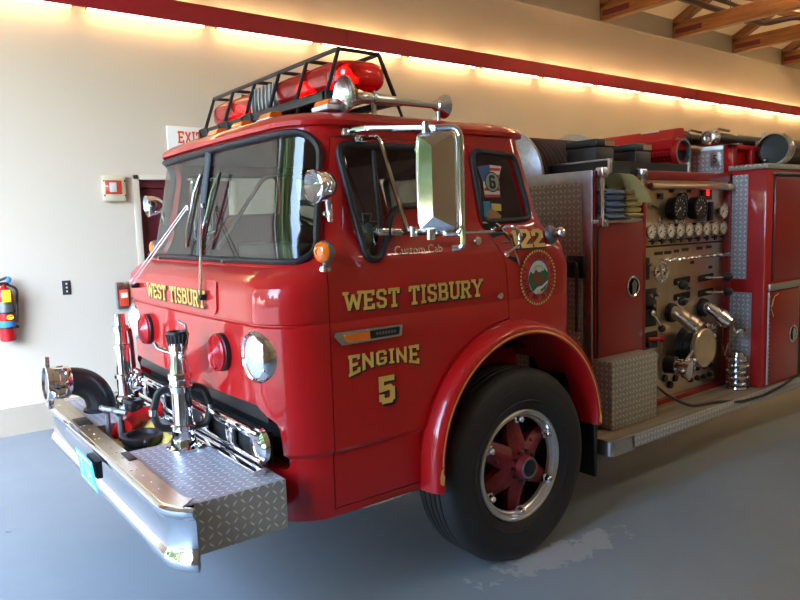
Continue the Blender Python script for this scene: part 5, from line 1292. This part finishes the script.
b = MB(); b.box((-1.222, WY-.008, 1.19), (-1.148, WY, 1.322), .003); b.build('cover_plate', 'labelgrey', t)
b = MB()
for z in (1.222, 1.257, 1.292): b.box((-1.192, WY-.011, z-.008), (-1.178, WY-.008, z+.008))
b.build('switch_dot', 'white', t)
t = tag(empty('alarm_pull_box', (-.70, WY, 1.14)), 'small silver and red alarm pull box low on the wall beside the cab', 'alarm')
b = MB(); b.box((-.755, WY-.05, 1.01), (-.63, WY, 1.275), .006); b.build('frame', 'chrome2', t)
b = MB(); b.box((-.735, WY-.056, 1.04), (-.65, WY-.05, 1.20), .003); b.mi = 1; b.box((-.72, WY-.06, 1.12), (-.66, WY-.056, 1.17)); b.build('red_panel', ['signred', 'white'], t)
# fire extinguisher
e = V((-1.705, WY-.085, .83)); t = tag(empty('fire_extinguisher', e), 'red fire extinguisher with yellow tag hanging on the wall', 'fire extinguisher'); Z = (0, 0, 1)
b = MB(); b.lathe([(.05, 0), (.062, .008), (.065, .02), (.065, .40), (.058, .44), (.035, .465), (.022, .475), (.022, .50)], e, Z, 28); b.build('cylinder', 'red', t)
b = MB(); b.lathe([(.0655, .26), (.0655, .35)], e, Z, 28, False, False); b.mi = 1; b.lathe([(.0655, .13), (.0655, .18)], e, Z, 28, False, False); b.mi = 2
b.prism(circ(.03, 20, .022), e+V((.02, -.0655, .215)), (1, 0, 0), Z, (0, -.002, 0)); b.mi = 3; b.prism([(-.02, -.002), (.02, .006), (.018, .013), (-.02, .005)], e+V((.02, -.068, .215)), (1, 0, 0), Z, (0, -.001, 0)); b.build('label_band', ['grey', 'bluelabel', 'yellowtag', 'dark'], t)
b = MB(); b.lathe([(.067, .245), (.067, .26)], e, Z, 28, False, False); b.lathe([(.067, .112), (.067, .125)], e, Z, 28, False, False); b.box(e+V((.06, -.02, .25)), e+V((.09, .085, .27)), .004); b.box(e+V((.06, -.02, .11)), e+V((.09, .085, .13)), .004); b.build_each('bracket', 'blk', t)
b = MB(); b.box(e+V((-.03, -.10, .35)), e+V((.035, -.07, .455)), .002); b.build('inspection_tag', 'yellowtag', t)
b = MB(); b.mi = 0; b.box(e+V((-.06, -.02, .49)), e+V((.04, .02, .52)), .006); b.tube([e+V((-.05, 0, .53)), e+V((.03, -.02, .56))], .012, 8); b.mi = 1; b.sphere(e+V((.04, -.02, .54)), .022, 1, 1, 1.3, 10, 8); b.build('valve_head', ['blk', 'bluelabel'], t)
b = MB(); b.tube(fillet([e+V((.02, -.0, .5)), e+V((.10, -.02, .46)), e+V((.085, -.02, .3)), e+V((.075, -.02, .16))], .06, 6, closed=False), .011, 8); b.build('discharge_hose', 'black', t)

# ------------------------------------------------------------------ outdoors seen in reflections and giving the daylight
b = MB(); b.box((-90, -80, ZF-.15), (FX-.25, 80, ZF-.02)); struct('ground', b, 'asphalt')
b = MB(); rnd = random.Random(7)
for i in range(46):
    y = -46+i*2.0
    h = rnd.uniform(14, 18) if y > 3 else rnd.uniform(2.5, 4.5); x = -24+rnd.uniform(-3, 3); b.cyl((x, y, ZF), (x, y, h*.6), .18, .1, 8)
    for k in range(7):
        t_ = bmesh.new(); bmesh.ops.create_icosphere(t_, subdivisions=3, radius=1)
        s_ = rnd.uniform(1.0, 2.0)*(1.35 if y > 3 else .8)
        for v in t_.verts: v.co *= s_*(1+.35*noise.noise(v.co*2.3+V((i, k, 0)))+.2*noise.noise(v.co*6+V((i, k, 3))))
        b.mi = 1; b.merge(t_, Matrix.Translation((x+rnd.uniform(-1.2, 1.2), y+rnd.uniform(-1.3, 1.3), h*rnd.uniform(.25, .95)))); b.mi = 0
tag(b.build('treeline', ['brown', 'leaf'], None), 'green trees outside the open garage door, seen mirrored in the glass and chrome', 'trees', kind='stuff')

# ================================================================== LIGHT, CAMERA
w = bpy.data.worlds.new('sky'); sc.world = w; w.use_nodes = True; nt = w.node_tree; nt.nodes.clear()
sky = nt.nodes.new('ShaderNodeTexSky'); sky.sky_type = 'NISHITA'; sky.sun_disc = False; sky.sun_elevation = math.radians(50); sky.sun_rotation = math.radians(200)
bg = nt.nodes.new('ShaderNodeBackground'); bg.inputs[1].default_value = SKY_STRENGTH; wo = nt.nodes.new('ShaderNodeOutputWorld')
nt.links.new(sky.outputs[0], bg.inputs[0]); nt.links.new(bg.outputs[0], wo.inputs[0])
sl_ = bpy.data.lights.new('sun', 'SUN'); sl_.energy = SUN; sl_.angle = .01; sl_.color = (1, .95, .88); so = bpy.data.objects.new('sun', sl_); COL.objects.link(so)
so.rotation_euler = V((-.12, .60, -.79)).to_track_quat('-Z', 'Y').to_euler()

cd = bpy.data.cameras.new('camera'); co = bpy.data.objects.new('camera', cd); COL.objects.link(co); sc.camera = co
cd.sensor_width = 36; cd.lens = 696.04/800*36; cd.clip_start = .05; cd.clip_end = 300
yaw, pit, rol = .921215, .1091116, -.0307716
f = V((math.cos(yaw)*math.cos(pit), math.sin(yaw)*math.cos(pit), -math.sin(pit))); rt = f.cross(V((0, 0, 1))).normalized(); up = rt.cross(f)
R_ = rt*math.cos(rol)+up*math.sin(rol); U_ = up*math.cos(rol)-rt*math.sin(rol)
m = Matrix((R_, U_, -f)).transposed().to_4x4(); m.translation = V((-2.62, -2.44, 1.75)); co.matrix_world = m
for o in list(bpy.data.objects):
    if o.parent is None and o.type != 'LIGHT': o.location.z -= ZF
sc.view_settings.view_transform = 'Standard'; sc.view_settings.look = 'None'; sc.view_settings.gamma = 1; sc.view_settings.use_curve_mapping = False
sc.view_settings.exposure = EXPO
sc.cycles.max_bounces = 10; sc.cycles.diffuse_bounces = 5; sc.cycles.glossy_bounces = 5; sc.cycles.transparent_max_bounces = 16; sc.cycles.caustics_reflective = False; sc.cycles.caustics_refractive = False
sc.cycles.sample_clamp_indirect = 6
